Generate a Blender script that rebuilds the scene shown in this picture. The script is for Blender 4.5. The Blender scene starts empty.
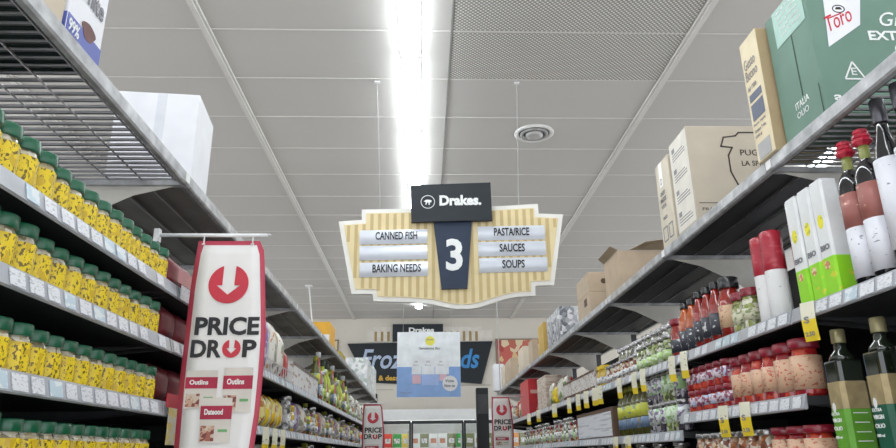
import bpy, math, random
from mathutils import Vector, Matrix
random.seed(7)
S = bpy.context.scene
COL = S.collection
PI = math.pi
CZ = 1.30            # eye height above the floor; heights below are given from the eye unless noted

# ------------------------------------------------------------------ materials
MATS = {}
def nt_new(name):
    m = bpy.data.materials.new(name); m.use_nodes = True
    nt = m.node_tree; b = nt.nodes['Principled BSDF']
    return m, nt, b
def mat(name, col, rough=.5, metal=0., var=.06, scale=12., coat=0., bump=0., bscale=60.):
    if name in MATS: return MATS[name]
    m, nt, b = nt_new(name)
    N, L = nt.nodes.new, nt.links.new
    tc = N('ShaderNodeTexCoord'); no = N('ShaderNodeTexNoise'); no.inputs['Scale'].default_value = scale
    no.inputs['Detail'].default_value = 4
    L(tc.outputs['Object'], no.inputs['Vector'])
    rp = N('ShaderNodeValToRGB')
    rp.color_ramp.elements[0].position = .3; rp.color_ramp.elements[1].position = .7
    rp.color_ramp.elements[0].color = (*[max(0, c*(1-var*1.6)) for c in col], 1)
    rp.color_ramp.elements[1].color = (*[min(1, c*(1+var)) for c in col], 1)
    L(no.outputs['Fac'], rp.inputs['Fac']); L(rp.outputs['Color'], b.inputs['Base Color'])
    b.inputs['Roughness'].default_value = rough; b.inputs['Metallic'].default_value = metal
    b.inputs['Coat Weight'].default_value = coat; b.inputs['Coat Roughness'].default_value = .06
    if bump:
        n2 = N('ShaderNodeTexNoise'); n2.inputs['Scale'].default_value = bscale
        bp = N('ShaderNodeBump'); bp.inputs['Strength'].default_value = bump; bp.inputs['Distance'].default_value = .01
        L(tc.outputs['Object'], n2.inputs['Vector']); L(n2.outputs['Fac'], bp.inputs['Height']); L(bp.outputs['Normal'], b.inputs['Normal'])
    MATS[name] = m; return m
def chunks(name, cols, scale=60., rough=.12, coat=.8, rnd=True):
    """lumpy contents of a glass jar or clear bag: cells of several colours"""
    if name in MATS: return MATS[name]
    m, nt, b = nt_new(name); N, L = nt.nodes.new, nt.links.new
    tc = N('ShaderNodeTexCoord'); oi = N('ShaderNodeObjectInfo')
    ad = N('ShaderNodeVectorMath'); ad.operation = 'ADD'
    L(tc.outputs['Object'], ad.inputs[0]); L(oi.outputs['Random'], ad.inputs[1])
    v = N('ShaderNodeTexVoronoi'); v.inputs['Scale'].default_value = scale
    L(ad.outputs[0], v.inputs['Vector'])
    sp = N('ShaderNodeSeparateColor'); L(v.outputs['Color'], sp.inputs[0])
    rp = N('ShaderNodeValToRGB'); rp.color_ramp.interpolation = 'CONSTANT'
    e = rp.color_ramp.elements
    while len(e) < len(cols): e.new(.5)
    for i, c in enumerate(cols): e[i].position = i/len(cols); e[i].color = (*c, 1)
    L(sp.outputs[0], rp.inputs['Fac']); L(rp.outputs['Color'], b.inputs['Base Color'])
    b.inputs['Roughness'].default_value = rough; b.inputs['Coat Weight'].default_value = coat; b.inputs['Coat Roughness'].default_value = .05
    MATS[name] = m; return m
def printed(name, base, ink, sx=40., sz=120., thr=.56, rough=.45, ink2=None, sx2=25.):
    """paper label with rows of small illegible print, as seen from this distance"""
    if name in MATS: return MATS[name]
    m, nt, b = nt_new(name); N, L = nt.nodes.new, nt.links.new
    tc = N('ShaderNodeTexCoord'); mp = N('ShaderNodeMapping'); mp.inputs['Scale'].default_value = (sx, sx, sz)
    oi = N('ShaderNodeObjectInfo'); ad = N('ShaderNodeVectorMath'); ad.operation = 'ADD'
    L(tc.outputs['Object'], ad.inputs[0]); L(oi.outputs['Random'], ad.inputs[1]); L(ad.outputs[0], mp.inputs['Vector'])
    no = N('ShaderNodeTexNoise'); no.inputs['Scale'].default_value = 1; no.inputs['Detail'].default_value = 3
    L(mp.outputs[0], no.inputs['Vector'])
    gt = N('ShaderNodeMath'); gt.operation = 'GREATER_THAN'; gt.inputs[1].default_value = thr
    L(no.outputs['Fac'], gt.inputs[0])
    mx = N('ShaderNodeMix'); mx.data_type = 'RGBA'; mx.inputs[6].default_value = (*base, 1); mx.inputs[7].default_value = (*ink, 1)
    L(gt.outputs[0], mx.inputs[0]); out = mx.outputs[2]
    if ink2:
        n2 = N('ShaderNodeTexNoise'); n2.inputs['Scale'].default_value = sx2; n2.inputs['Detail'].default_value = 1
        L(ad.outputs[0], n2.inputs['Vector'])
        g2 = N('ShaderNodeMath'); g2.operation = 'GREATER_THAN'; g2.inputs[1].default_value = .6; L(n2.outputs['Fac'], g2.inputs[0])
        m2 = N('ShaderNodeMix'); m2.data_type = 'RGBA'; m2.inputs[7].default_value = (*ink2, 1)
        L(g2.outputs[0], m2.inputs[0]); L(out, m2.inputs[6]); out = m2.outputs[2]
    L(out, b.inputs['Base Color']); b.inputs['Roughness'].default_value = rough
    MATS[name] = m; return m
def emis(name, col, st):
    if name in MATS: return MATS[name]
    m, nt, b = nt_new(name)
    b.inputs['Base Color'].default_value = (.8, .8, .8, 1); b.inputs['Emission Color'].default_value = (*col, 1); b.inputs['Emission Strength'].default_value = st
    MATS[name] = m; return m
def glass(name, col=(1, 1, 1), rough=.02):
    if name in MATS: return MATS[name]
    m, nt, b = nt_new(name)
    b.inputs['Base Color'].default_value = (*col, 1); b.inputs['Transmission Weight'].default_value = 1
    b.inputs['Roughness'].default_value = rough; b.inputs['IOR'].default_value = 1.3
    MATS[name] = m; return m

# ------------------------------------------------------------------ mesh builder
class MB:
    def __init__(s): s.v = []; s.f = []; s.m = []; s.sm = []
    def add(s, vs, fs, mi=0, smooth=False):
        k = len(s.v); s.v += [tuple(a) for a in vs]
        for f in fs: s.f.append(tuple(i+k for i in f)); s.m.append(mi); s.sm.append(smooth)
        return s
    def box(s, x0, x1, y0, y1, z0, z1, mi=0):
        vs = [(x, y, z) for z in (z0, z1) for y in (y0, y1) for x in (x0, x1)]
        return s.add(vs, [(0, 2, 3, 1), (4, 5, 7, 6), (0, 1, 5, 4), (2, 6, 7, 3), (0, 4, 6, 2), (1, 3, 7, 5)], mi)
    def lathe(s, prof, n=16, c=(0, 0, 0), mi=0, smooth=True, sx=1., sy=1., rot=0.):
        vs = []
        for r, z in prof:
            for i in range(n):
                a = 2*PI*i/n+rot; vs.append((c[0]+r*math.cos(a)*sx, c[1]+r*math.sin(a)*sy, c[2]+z))
        fs = []
        for j in range(len(prof)-1):
            for i in range(n):
                a, b = j*n+i, j*n+(i+1) % n; fs.append((a, b, b+n, a+n))
        s.add(vs, fs, mi, smooth)
        k = len(s.v)-len(vs)
        s.f.append(tuple(k+i for i in reversed(range(n)))); s.m.append(mi); s.sm.append(False)
        s.f.append(tuple(k+(len(prof)-1)*n+i for i in range(n))); s.m.append(mi); s.sm.append(False)
        return s
    def tube(s, p, q, r, n=8, mi=0):
        p, q = Vector(p), Vector(q); d = (q-p)
        if d.length < 1e-6: return s
        d.normalize(); a = d.orthogonal().normalized(); b = d.cross(a)
        vs = [];
        for o in (p, q):
            for i in range(n): vs.append(o+a*r*math.cos(2*PI*i/n)+b*r*math.sin(2*PI*i/n))
        fs = [(i, (i+1) % n, n+(i+1) % n, n+i) for i in range(n)]+[tuple(reversed(range(n))), tuple(range(n, 2*n))]
        return s.add(vs, fs, mi, n > 6)
    def prism(s, poly, o, u, v, t, mi=0):
        """extrude a 2-D outline lying in the plane (u,v) at o by vector t"""
        o, u, v, t = map(Vector, (o, u, v, t)); n = len(poly)
        A = [o+u*a+v*b for a, b in poly]; B = [p+t for p in A]
        fs = [tuple(range(n)), tuple(reversed(range(n, 2*n)))]+[(i, i+n, (i+1) % n+n, (i+1) % n) for i in range(n)]
        return s.add(A+B, fs, mi)
    def build(s, name, mats, parent=None, bevel=0., loc=None):
        me = bpy.data.meshes.new(name); me.from_pydata(s.v, [], s.f)
        if not isinstance(mats, (list, tuple)): mats = [mats]
        for m in mats: me.materials.append(m)
        for p, mi, sm in zip(me.polygons, s.m, s.sm): p.material_index = mi; p.use_smooth = sm
        import bmesh
        bm = bmesh.new(); bm.from_mesh(me); bmesh.ops.recalc_face_normals(bm, faces=bm.faces)
        if bevel: bmesh.ops.bevel(bm, geom=[e for e in bm.edges if e.calc_face_angle(0) > .6], offset=bevel, segments=2, profile=.6, affect='EDGES')
        bm.to_mesh(me); bm.free()
        o = bpy.data.objects.new(name, me); COL.objects.link(o)
        if parent: o.parent = parent
        if loc: o.location = loc
        return o
def empty(name, label, cat, loc=(0, 0, 0), group=None, rz=0.):
    o = bpy.data.objects.new(name, None); o.empty_display_size = .05; COL.objects.link(o)
    o.location = loc; o.rotation_euler.z = rz; tag(o, label, cat, group); return o
def tag(o, label, cat, group=None):
    o['label'] = label; o['category'] = cat
    if group: o['group'] = group
    return o
def struct(o): o['kind'] = 'structure'; return o
KIDS = {}
def kids(o):
    return [c for c in COL.objects if c.parent == o]
def clone(root, loc, label=None, group=None, rz=0., sc=None, ks=None):
    r = root.copy(); COL.objects.link(r); r.location = loc; r.rotation_euler.z = rz
    if sc: r.scale = sc
    if label: r['label'] = label
    if group: r['group'] = group
    for c in (ks if ks is not None else kids(root)):
        d = c.copy(); COL.objects.link(d); d.parent = r
    return r
class Proto:
    """first use moves the source itself, later uses copy it and each part"""
    def __init__(s, root): s.r = root; s.k = kids(root); s.used = False
    def put(s, loc, label, group=None, rz=0., sc=None, drop=()):
        rz += getattr(s, 'rz', 0)
        if not s.used:
            s.used = True; o = s.r; o.location = loc; o.rotation_euler.z = rz; o['label'] = label
            s.base = (loc, label)
            if group: o['group'] = group
            if sc: o.scale = sc
            return o
        o = clone(s.r, loc, label, group, rz, sc or (1, 1, 1), s.k)
        if not group and 'group' in o: del o['group']
        return o
TXT = {}
def text_mesh(st, bold=0., shear=0., sp=1.):
    k = (st, bold, shear, sp)
    if k in TXT: return TXT[k]
    c = bpy.data.curves.new('t', 'FONT'); c.body = st; c.offset = bold; c.shear = shear; c.space_character = sp; c.extrude = .01; c.resolution_u = 3
    o = bpy.data.objects.new('t', c); COL.objects.link(o)
    dg = bpy.context.evaluated_depsgraph_get(); me = bpy.data.meshes.new_from_object(o.evaluated_get(dg))
    vs = [v.co.copy() for v in me.vertices]; fs = [tuple(p.vertices) for p in me.polygons]
    bpy.data.objects.remove(o); bpy.data.curves.remove(c); bpy.data.meshes.remove(me)
    TXT[k] = (vs, fs); return TXT[k]
def put_text(mb, st, o, u, v, w, h, mi=0, bold=.0, shear=0., depth=.0008, sp=1., fn=None):
    """lettering filling a w x h box whose lower left corner is o, reading along u with v up"""
    vs, fs = text_mesh(st, bold, shear, sp)
    x0 = min(a.x for a in vs); x1 = max(a.x for a in vs); y0 = min(a.y for a in vs); y1 = max(a.y for a in vs)
    o, u, v = Vector(o), Vector(u).normalized(), Vector(v).normalized(); n = u.cross(v)
    out = []
    for a in vs:
        p = o+u*((a.x-x0)/(x1-x0)*w)+v*((a.y-y0)/(y1-y0)*h)+n*(depth if a.z > 0 else 0)
        out.append(fn(p) if fn else p)
    return mb.add(out, fs, mi)
ORD = ['first', 'second', 'third', 'fourth', 'fifth', 'sixth', 'seventh', 'eighth', 'ninth', 'tenth', 'eleventh', 'twelfth', 'thirteenth',
       'fourteenth', 'fifteenth', 'sixteenth', 'seventeenth', 'eighteenth', 'nineteenth', 'twentieth']
def ordn(i):
    if i < 20: return ORD[i]
    t = {2: 'twenty', 3: 'thirty', 4: 'forty', 5: 'fifty'}[(i+1)//10]; r = (i+1) % 10
    return (t+'-'+ORD[r-1]) if r else {'twenty': 'twentieth', 'thirty': 'thirtieth', 'forty': 'fortieth', 'fifty': 'fiftieth'}[t]

# ------------------------------------------------------------------ palette
white = mat('white_paint', (.78, .78, .76), .5)
steel = mat('galvanised_steel', (.52, .53, .54), .42, .45, .22, 18, bump=.15, bscale=30)
darkm = mat('dark_metal', (.05, .053, .055), .5, .3, .1)
black = mat('black_panel', (.014, .015, .015), .6, 0, .1)
greym = mat('grey_sheet', (.24, .235, .215), .5, .2, .15, 6)
brownm = mat('brown_grey_sheet', (.20, .18, .15), .55, .1, .2, 6)
cream_br = mat('cream_bracket', (.66, .64, .57), .5, 0, .05)
railm = mat('grey_price_rail', (.42, .44, .48), .35, 0, .08, coat=.4)
tick = printed('ticket_paper', (.74, .76, .79), (.50, .51, .55), 90, 260, .58)
tick2 = printed('ticket_paper_blue', (.52, .64, .71), (.72, .78, .8), 30, 60, .52)
card = mat('brown_cardboard', (.50, .395, .28), .75, 0, .08, 8)
cardl = mat('pale_cardboard', (.62, .54, .42), .75, 0, .05, 8)
beige = mat('beige_cardboard', (.56, .50, .40), .75, 0, .05, 6)
creamc = mat('cream_carton', (.78, .68, .47), .7, 0, .05)
tan = mat('tan_carton_side', (.50, .38, .22), .7, 0, .06)
greenc = mat('green_carton', (.150, .265, .205), .6, 0, .07, 5)
mintp = mat('mint_paper', (.42, .62, .54), .6, 0, .05)
whitec = mat('white_carton', (.80, .81, .84), .6, 0, .03)
inkk = mat('black_ink', (.03, .03, .03), .6, 0, 0)
inkg = mat('grey_ink', (.22, .22, .23), .6, 0, 0)
inkw = mat('white_ink', (.82, .84, .82), .6, 0, 0)
inkr = mat('red_ink', (.55, .03, .05), .5, 0, 0)
red = mat('promo_red', (.58, .035, .06), .4, 0, .04)
pinkr = mat('promo_border_red', (.50, .06, .10), .4, 0, .04)
offw = mat('promo_white', (.80, .79, .77), .4, 0, .02)
char = mat('charcoal_ink', (.022, .022, .025), .6, 0, 0)
plast = mat('white_plastic', (.78, .78, .78), .3, 0, .02, coat=.5)
wire_w = mat('wire_steel', (.30, .30, .30), .35, .7, .1)
blueink = mat('blue_print', (.10, .13, .42), .45, 0, .08)
choc = mat('chocolate_print', (.14, .04, .03), .5, 0, .2)

# ------------------------------------------------------------------ the setting
Hc = 2.6+CZ
M_floor = mat('floor_vinyl', (.62, .58, .52), .35, 0, .05, 2)
struct(MB().box(-7, 7, -4, 14.2, -.1, 0).build('floor', M_floor))
M_ceil = mat('ceiling_tile', (.545, .535, .51), .85, 0, .02, .6)
struct(MB().box(-7, 7, -4, 14.2, Hc, Hc+.1).build('ceiling', M_ceil))
M_wall = mat('cream_wall', (.60, .565, .49), .7, 0, .03, 2)
struct(MB().box(-7, 7, 13.7, 13.85, 0, Hc).build('wall_back', M_wall))
M_bar = mat('ceiling_bar', (.66, .65, .62), .6, 0, .03)
M_seam = mat('ceiling_seam', (.66, .65, .62), .6, 0, .03)
M_gap = mat('ceiling_joint_gap', (.30, .30, .29), .8, 0, .03)
ti = 1
for x in (-6.1, -4.53, -2.96, -1.39, 1.75, 3.32, 4.89):
    b = MB(); b.box(x-.03, x+.03, -4, 13.7, Hc-.018, Hc-.0005); b.box(x-.012, x+.012, -4, 13.7, Hc-.028, Hc-.018)
    struct(b.build('trim_%d' % ti, M_bar, bevel=.003)); ti += 1
struct(MB().box(.172, .184, -4, 13.7, Hc-.006, Hc-.0005).build('trim_%d' % ti, M_gap)); ti += 1
y = 3.822-.6*12
while y < 13.6:
    b = MB(); b.box(-7, 7, y-.006, y+.006, Hc-.005, Hc-.0006, 0); b.box(-7, 7, y+.007, y+.011, Hc-.003, Hc-.0006, 1)
    struct(b.build('trim_%d' % ti, [M_seam, M_gap])); ti += 1; y += .6

# ribbed louvre panels in the ceiling, right of the light
m, nt, bs = nt_new('louvre_panel'); N, Lk = nt.nodes.new, nt.links.new
tc = N('ShaderNodeTexCoord'); mp = N('ShaderNodeMapping'); mp.inputs['Scale'].default_value = (46, 46, 46); mp.inputs['Rotation'].default_value = (0, 0, .78)
vo = N('ShaderNodeTexVoronoi'); vo.inputs['Scale'].default_value = 1; vo.inputs['Randomness'].default_value = .0
Lk(tc.outputs['Object'], mp.inputs[0]); Lk(mp.outputs[0], vo.inputs['Vector'])
rp = N('ShaderNodeValToRGB'); rp.color_ramp.elements[0].position = .25; rp.color_ramp.elements[1].position = .5
rp.color_ramp.elements[0].color = (.86, .85, .81, 1); rp.color_ramp.elements[1].color = (.27, .27, .25, 1)
Lk(vo.outputs['Distance'], rp.inputs[0]); Lk(rp.outputs[0], bs.inputs['Base Color'])
bp = N('ShaderNodeBump'); bp.inputs['Strength'].default_value = .6; bp.inputs['Distance'].default_value = .01; bp.invert = True
Lk(vo.outputs['Distance'], bp.inputs['Height']); Lk(bp.outputs[0], bs.inputs['Normal']); bs.inputs['Roughness'].default_value = .7
louv = m
for i, y in enumerate((2.622, 3.222, 3.822)):
    o = MB().box(.19, 1.715, y+.012, y+.588, Hc-.004, Hc-.0006).build('perforated_ceiling_panel', louv)
    tag(o, ['perforated ceiling panel cut off by the top of the photo', 'perforated ceiling panel reaching the top edge, one row nearer than the far one',
            'farthest perforated grey ceiling panel, its far edge above the aisle sign'][i], 'ceiling panel', 'perforated ceiling panels')

# strip lights in a line above the aisle, and the neighbouring aisles' rows
tube_m = emis('lamp_tube_glow', (.90, .96, 1.), 9.)
lh = mat('lamp_housing', (.8, .8, .8), .4)
def strip_proto():
    r = empty('strip_light', 'x', 'light')
    b = MB(); b.box(-.07, .07, .01, 1.19, -.012, -.001); b.box(-.066, .066, .0, .02, -.05, -.012); b.box(-.066, .066, 1.18, 1.2, -.05, -.012)
    b.build('lamp_housing', lh, r, .002)
    MB().lathe([(.058, .022), (.058, 1.178)], 20, (0, 0, 0), 0).build('lamp_tube', tube_m, r)
    t = kids(r)[1]
    for v in t.data.vertices:      # lay the diffuser along the aisle, slightly flattened
        x, y, z = v.co; v.co = (x, z, -.04+y*.4)
    return Proto(r)
SP = strip_proto()
k = 0
for i in range(14):
    y = 4.06+1.2*(i-6)
    if y > 12.4: break
    lab = ('bright white ceiling strip light, %s' % ['behind the camera', 'behind the camera', 'behind the camera', 'behind the camera', 'overhead just behind the camera',
           'nearest one at the top edge', 'running from above the joint down to the second joint', 'ending above the name board'][i]) if i < 8 else 'white ceiling strip light hidden behind the aisle sign, %s beyond it' % ordn(i-8)
    SP.put((-.092, y, Hc-.0005), lab, 'strip lights over this aisle')
for x in (-3.9, 3.75):
    for i in range(0, 8):
        SP.put((x, -2.6+1.9*i, Hc-.0005), 'ceiling strip light over the aisle to the %s, %s from the near end' % ('left' if x < 0 else 'right', ordn(i)), 'strip lights over neighbouring aisles')

# round vent
r = empty('round_ceiling_vent', 'round white ceiling vent to the right of the light, above the aisle sign', 'vent', (.94, 5.303, Hc-.0005))
MB().lathe([(.17, 0), (.17, -.006), (.155, -.016), (.135, -.012), (.13, -.004), (.13, 0)], 36).build('outer_ring', white, r)
MB().lathe([(.12, -.004), (.12, -.02), (.105, -.024), (.0905, -.018), (.09, -.004)], 32).build('inner_ring', mat('vent_grey', (.35, .35, .34), .5), r)
MB().lathe([(.075, -.004), (.072, -.03), (.04, -.034), (.0, -.036)], 32).build('core', mat('vent_core', (.5, .5, .49), .4, .3), r)

# ------------------------------------------------------------------ shelving
XL, XR = -.743, 1.056
def bay(side, y0, y1, shelves, under, name_lab, mode='sheet', tickets=True, topshelf=True, depth=.44):
    """side -1/+1; y0..y1 bay along the aisle; shelves = list of front heights (eye level based)"""
    xf = XL if side < 0 else XR
    X = lambda d: xf+side*d      # d = distance back from the shelf front
    def bx(mb, d0, d1, ya, yb, z0, z1, mi=0):
        a, b = sorted((X(d0), X(d1))); return mb.box(a, b, ya, yb, z0+CZ, z1+CZ, mi)
    r = empty('shelving_bay', name_lab, 'shelving', (X(depth), (y0+y1)/2, 0), 'gondola shelving bays on the %s' % ('left' if side < 0 else 'right'))
    inv = Matrix.Translation(-Vector(r.location))
    def P(o, par):
        o.data.transform(inv); o.parent = par; return o
    b = MB(); bx(b, depth, depth+.03, y0+.002, y1-.002, -CZ+.1, .70); P(b.build('back_panel', black), r)
    b = MB(); bx(b, depth-.012, depth+.03, y0-.0, y0+.035, -CZ, .86); P(b.build('upright', darkm), r)
    b = MB(); bx(b, .01, depth+.02, y0+.003, y1-.003, -CZ, -CZ+.1); P(b.build('base_plinth', darkm), r)
    for z in shelves:
        b = MB(); bx(b, .004, depth-.014, y0+.003, y1-.003, z-.03, z-.006)
        sh = P(b.build('shelf', darkm), r)
        b = MB()
        u = Vector((side*.35, 0, 1)).normalized()
        # price rail: slightly raked strip with lips above and below
        prof = [(.004, 0), (.0, -.002), (-.010, -.040), (-.004, -.043), (.002, -.040), (.003, -.01), (.004, -.006)]
        b.prism([(X(d), zz+z+CZ) for d, zz in prof], (0, y0+.004, 0), (1, 0, 0), (0, 0, 1), (0, y1-y0-.008, 0))
        rl = P(b.build('price_rail', railm), sh)
        if tickets:
            yy = y0+.02; rnd = random.Random(int(z*1000)+int(y0*77)+side)
            step = .066
            while yy < y1-.06:
                w = rnd.choice([.045, .05, .052])
                if rnd.random() < .86:
                    q = MB(); zt = z+CZ-.006; zb = z+CZ-.037
                    o_t = X(-.0032+-.0006); o_b = X(-.0115)
                    t = -.0012*side
                    q.add([(o_t, yy, zt), (o_t, yy+w, zt), (o_b, yy+w, zb), (o_b, yy, zb), (o_t-t, yy, zt), (o_t-t, yy+w, zt), (o_b-t, yy+w, zb), (o_b-t, yy, zb)],
                          [(0, 1, 2, 3), (4, 7, 6, 5), (0, 4, 5, 1), (1, 5, 6, 2), (2, 6, 7, 3), (3, 7, 4, 0)])
                    P(q.build('price_ticket', tick2 if rnd.random() < .2 else tick), sh)
                yy += step
        # cantilever brackets under each shelf
        for yb in (y0+.04, y1-.03):
            b = MB()
            b.prism([(X(.03), z-.03+CZ), (X(depth-.014), z-.03+CZ), (X(depth-.014), z-.07+CZ)], (0, yb, 0), (1, 0, 0), (0, 0, 1), (0, .003, 0))
            P(b.build('shelf_bracket', darkm), sh)
    if not topshelf: return r
    # top shelf: folded fascia, deck, longitudinal wires, cream cantilever plates
    tz = .848; dp = .50
    b = MB()
    prof = [(0, tz), (-.004, tz-.004), (-.004, tz-.036), (0, tz-.042), (.014, tz-.042), (.014, tz-.037), (.004, tz-.034), (.004, tz-.016), (.03, tz-.016), (.03, tz)]
    b.prism([(X(d), zz+CZ) for d, zz in prof], (0, y0+.003, 0), (1, 0, 0), (0, 0, 1), (0, y1-y0-.006, 0))
    f = P(b.build('top_shelf_fascia', steel), r)
    b = MB()
    d = .03
    while d < dp: b.tube((X(d), y0+.005, tz-.03+CZ), (X(d), y1-.005, tz-.03+CZ), .0026, 6); d += .10
    if mode in ('wire', 'mix'):
        yy = y0+.02
        while yy < y1-.01: b.tube((X(.004), yy, tz-.022+CZ), (X(dp), yy, tz-.022+CZ), .0048, 6); yy += .0315
    P(b.build('top_shelf_wires', wire_w), r)
    if mode == 'mix':
        b = MB(); bx(b, .012, dp, y0+.005, 1.405, tz-.0165, tz-.010)
        yy = y0+.01
        while yy < 1.395: bx(b, .014, dp, yy, yy+.006, tz-.019, tz-.0165); yy += .02
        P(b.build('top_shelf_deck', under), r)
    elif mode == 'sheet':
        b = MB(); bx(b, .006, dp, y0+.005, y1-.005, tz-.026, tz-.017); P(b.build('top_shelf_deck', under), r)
    b = MB()
    bx(b, .012, dp, y1-.03, y1-.006, tz-.045, tz-.030)       # cross bar at the joint
    bx(b, dp-.02, dp, y0+.003, y1-.003, tz-.04, tz-.018)
    P(b.build('cross_bar', steel), r)
    b = MB()
    b.prism([(X(.04), tz-.045+CZ), (X(.08), tz-.045-.01+CZ), (X(.16), tz-.075+CZ), (X(.30), tz-.145+CZ), (X(depth-.014), tz-.23+CZ), (X(depth-.014), tz-.045+CZ)], (0, y1-.014, 0), (1, 0, 0), (0, 0, 1), (0, .003, 0))
    P(b.build('cantilever_bracket', cream_br), r)
    b = MB(); bx(b, -.0065, -.0042, y1-.035, y1+.01 if 0 else y1-.004, tz-.034, tz-.006); P(b.build('clip', white), r)
    return r

def blab(side, i): return 'grey metal shelving bay on the %s side, %s from the near end' % ('left' if side < 0 else 'right', ordn(i))
jl = [0.93, 2.04, 3.05, 4.0, 5.0, 6.0, 7.0, 8.0, 9.0, 10.0, 11.1]
SHL = [[.494, .333, .155, -.015]]*2+[[.39, .135, -.12]]*8
for i in range(10):
    bay(-1, jl[i], jl[i+1], SHL[i], [mat('teal_black_pad', (.02, .035, .035), .6), greym, greym][i] if i < 3 else brownm, blab(-1, i), 'mix' if i == 0 else 'sheet', i < 7)
jr = [0.92, 1.92, 2.90, 3.90, 4.90, 5.95, 6.95, 7.95, 8.95, 10.2]
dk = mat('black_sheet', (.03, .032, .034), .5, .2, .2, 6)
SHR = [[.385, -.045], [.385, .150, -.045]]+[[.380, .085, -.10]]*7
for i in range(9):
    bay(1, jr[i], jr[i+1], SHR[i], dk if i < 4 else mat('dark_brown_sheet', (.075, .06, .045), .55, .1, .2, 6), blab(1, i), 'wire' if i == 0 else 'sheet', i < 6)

# ------------------------------------------------------------------ product prototypes (origin at base centre)
def lathe_product(name, cat, body_prof, body_mat, lid_prof=None, lid_mat=None, lab=None, lab_mat=None, n=16, facet=False, lab2=None, lab2_mat=None, lidname='lid', mark=None):
    r = empty(name, 'x', cat)
    rot = PI/n if facet else 0
    MB().lathe(body_prof, n, smooth=not facet, rot=rot).build('body', body_mat, r)
    if lid_prof: MB().lathe(lid_prof, max(n, 18), smooth=not facet or True).build(lidname, lid_mat, r)
    if lab:
        rr, z0, z1 = lab; MB().lathe([(rr, z0), (rr, z1)], n, smooth=not facet, rot=rot).build('paper_label', lab_mat, r)
    if lab2:
        rr, z0, z1 = lab2; MB().lathe([(rr, z0), (rr, z1)], n, smooth=not facet, rot=rot).build('lower_label', lab2_mat, r)
    return Proto(r)
def jarp(R, h, lid=.2):  # jar outline
    return [(R*.86, 0), (R*.98, .004), (R, .01), (R, h*.60), (R*.93, h*.68), (R*.82, h*.74), (R*.82, h*(1-lid*.8))]
def lidp(R, h, lid=.2): return [(R*.93, h*(1-lid)), (R*.96, h*(1-lid)+.002), (R*.96, h-.003), (R*.90, h)]
antip = chunks('antipasto_in_glass', [(.42, .36, .22), (.62, .56, .42), (.22, .20, .12), (.5, .46, .36), (.72, .68, .58)], 90)
greenlid = mat('green_lid', (.003, .105, .046), .35, 0, .12, 40, coat=.35)
m_yel = printed('yellow_label_print', (.80, .60, .015), (.16, .11, .015), 170, 130, .565, .4, (.62, .42, .02), 45)
JG = lathe_product('green_lid_jar', 'jar', jarp(.0315, .094, .24), antip, lidp(.0325, .094, .25), greenlid, (.0324, .004, .059), m_yel, 10, True)
# ribs round the lid
rows = [('top', .494, 1.12, .0655, 14), ('second', .333, 1.16, .066, 13), ('third', .155, 1.14, .065, 13), ('bottom', -.015, 1.16, .064, 13)]
for rn, z, ys, st, n in rows:
    y = ys-.0655*2; k = 0
    ylist = []
    while y+.033 < 2.035:
        if 1.335 < y < 1.355: y += .012
        ylist.append(y); y += st
    for k, y in enumerate(ylist):
        big = y < 1.34
        h = {'top': 1.0, 'second': .99, 'third': .99, 'bottom': .99}[rn]*(1.03 if big else 1)
        jit = random.uniform(-.0025, .0025)
        JG.put((XL-.040+(.004 if big else 0)+jit, y, z+CZ-.0055), 'green-lidded jar with yellow label, %s from the near end of the %s left row' % (ordn(k), rn),
               'green-lidded jars in the %s row' % rn, random.uniform(-.06, .06)+PI/10, (1, 1, h*(1.06 if big and rn != 'third' else 1)))
    if rn in ('bottom', 'third'):
        for k, y in enumerate(ylist):
            if y < 1.2: continue
            JG.put((XL-.112, y+.01, z+CZ-.0055), 'green-lidded jar behind the %s front jar of the %s left shelf' % (ordn(k), rn), 'green-lidded jars behind the front jars', random.uniform(-.1, .1), (1, 1, .99))

def carton(name, x0, x1, y0, y1, z0, z1, m, label, cat='box', group=None, bev=.003, extra=None):
    """box standing in the aisle frame, heights from the eye; parts are added by extra(root)"""
    r = empty(name, label, cat, ((x0+x1)/2, (y0+y1)/2, z0+CZ), group)
    b = MB(); b.box(x0, x1, y0, y1, z0+CZ, z1+CZ); o = b.build('carton', m, r, bev)
    o.data.transform(Matrix.Translation(-Vector(r.location)))
    return r
def on(r, b, name, m):
    o = b.build(name, m, r); o.data.transform(Matrix.Translation(-Vector(r.location))); return o
TOP = .8485
# --- left top shelf boxes
r = carton('white_box', -1.03, -.766, 2.075, 2.315, TOP, 1.160, whitec, 'plain white carton on the left top shelf at the joint of two bays')
r.rotation_euler.z = .10
b = MB(); b.box(-.90, -.87, 2.0735, 2.0745, TOP+CZ, 1.159+CZ); on(r, b, 'tape', mat('clear_tape', (.74, .76, .8), .2, coat=.5))
r = carton('dessert_box', -.93, -.752, 1.262, 1.415, TOP, 1.16, whitec, 'white box with dark blue base and brown print on the left top shelf')
b = MB(); b.box(-.7515, -.7505, 1.263, 1.414, TOP+.001+CZ, TOP+.05+CZ); b.box(-.929, -.753, 1.2605, 1.2615, TOP+.001+CZ, TOP+.05+CZ); on(r, b, 'blue_band', blueink)
b = MB(); b.prism([(.03*math.cos(a)*(1+.2*math.sin(3*a)), .021*math.sin(a)) for a in [i*PI/9 for i in range(18)]], (-.7505, 1.35, TOP+.055+CZ), (0, 1, 0), (0, 0, 1), (.0006, 0, 0)); on(r, b, 'picture', choc)
b = MB(); put_text(b, 'White', (-.7505, 1.27, TOP+.115+CZ), (0, 1, 0), (0, 0, 1), .13, .05, bold=.02); put_text(b, 'King', (-.7505, 1.28, TOP+.20+CZ), (0, 1, 0), (0, 0, 1), .11, .06, bold=.02); on(r, b, 'lettering', inkg)
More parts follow.
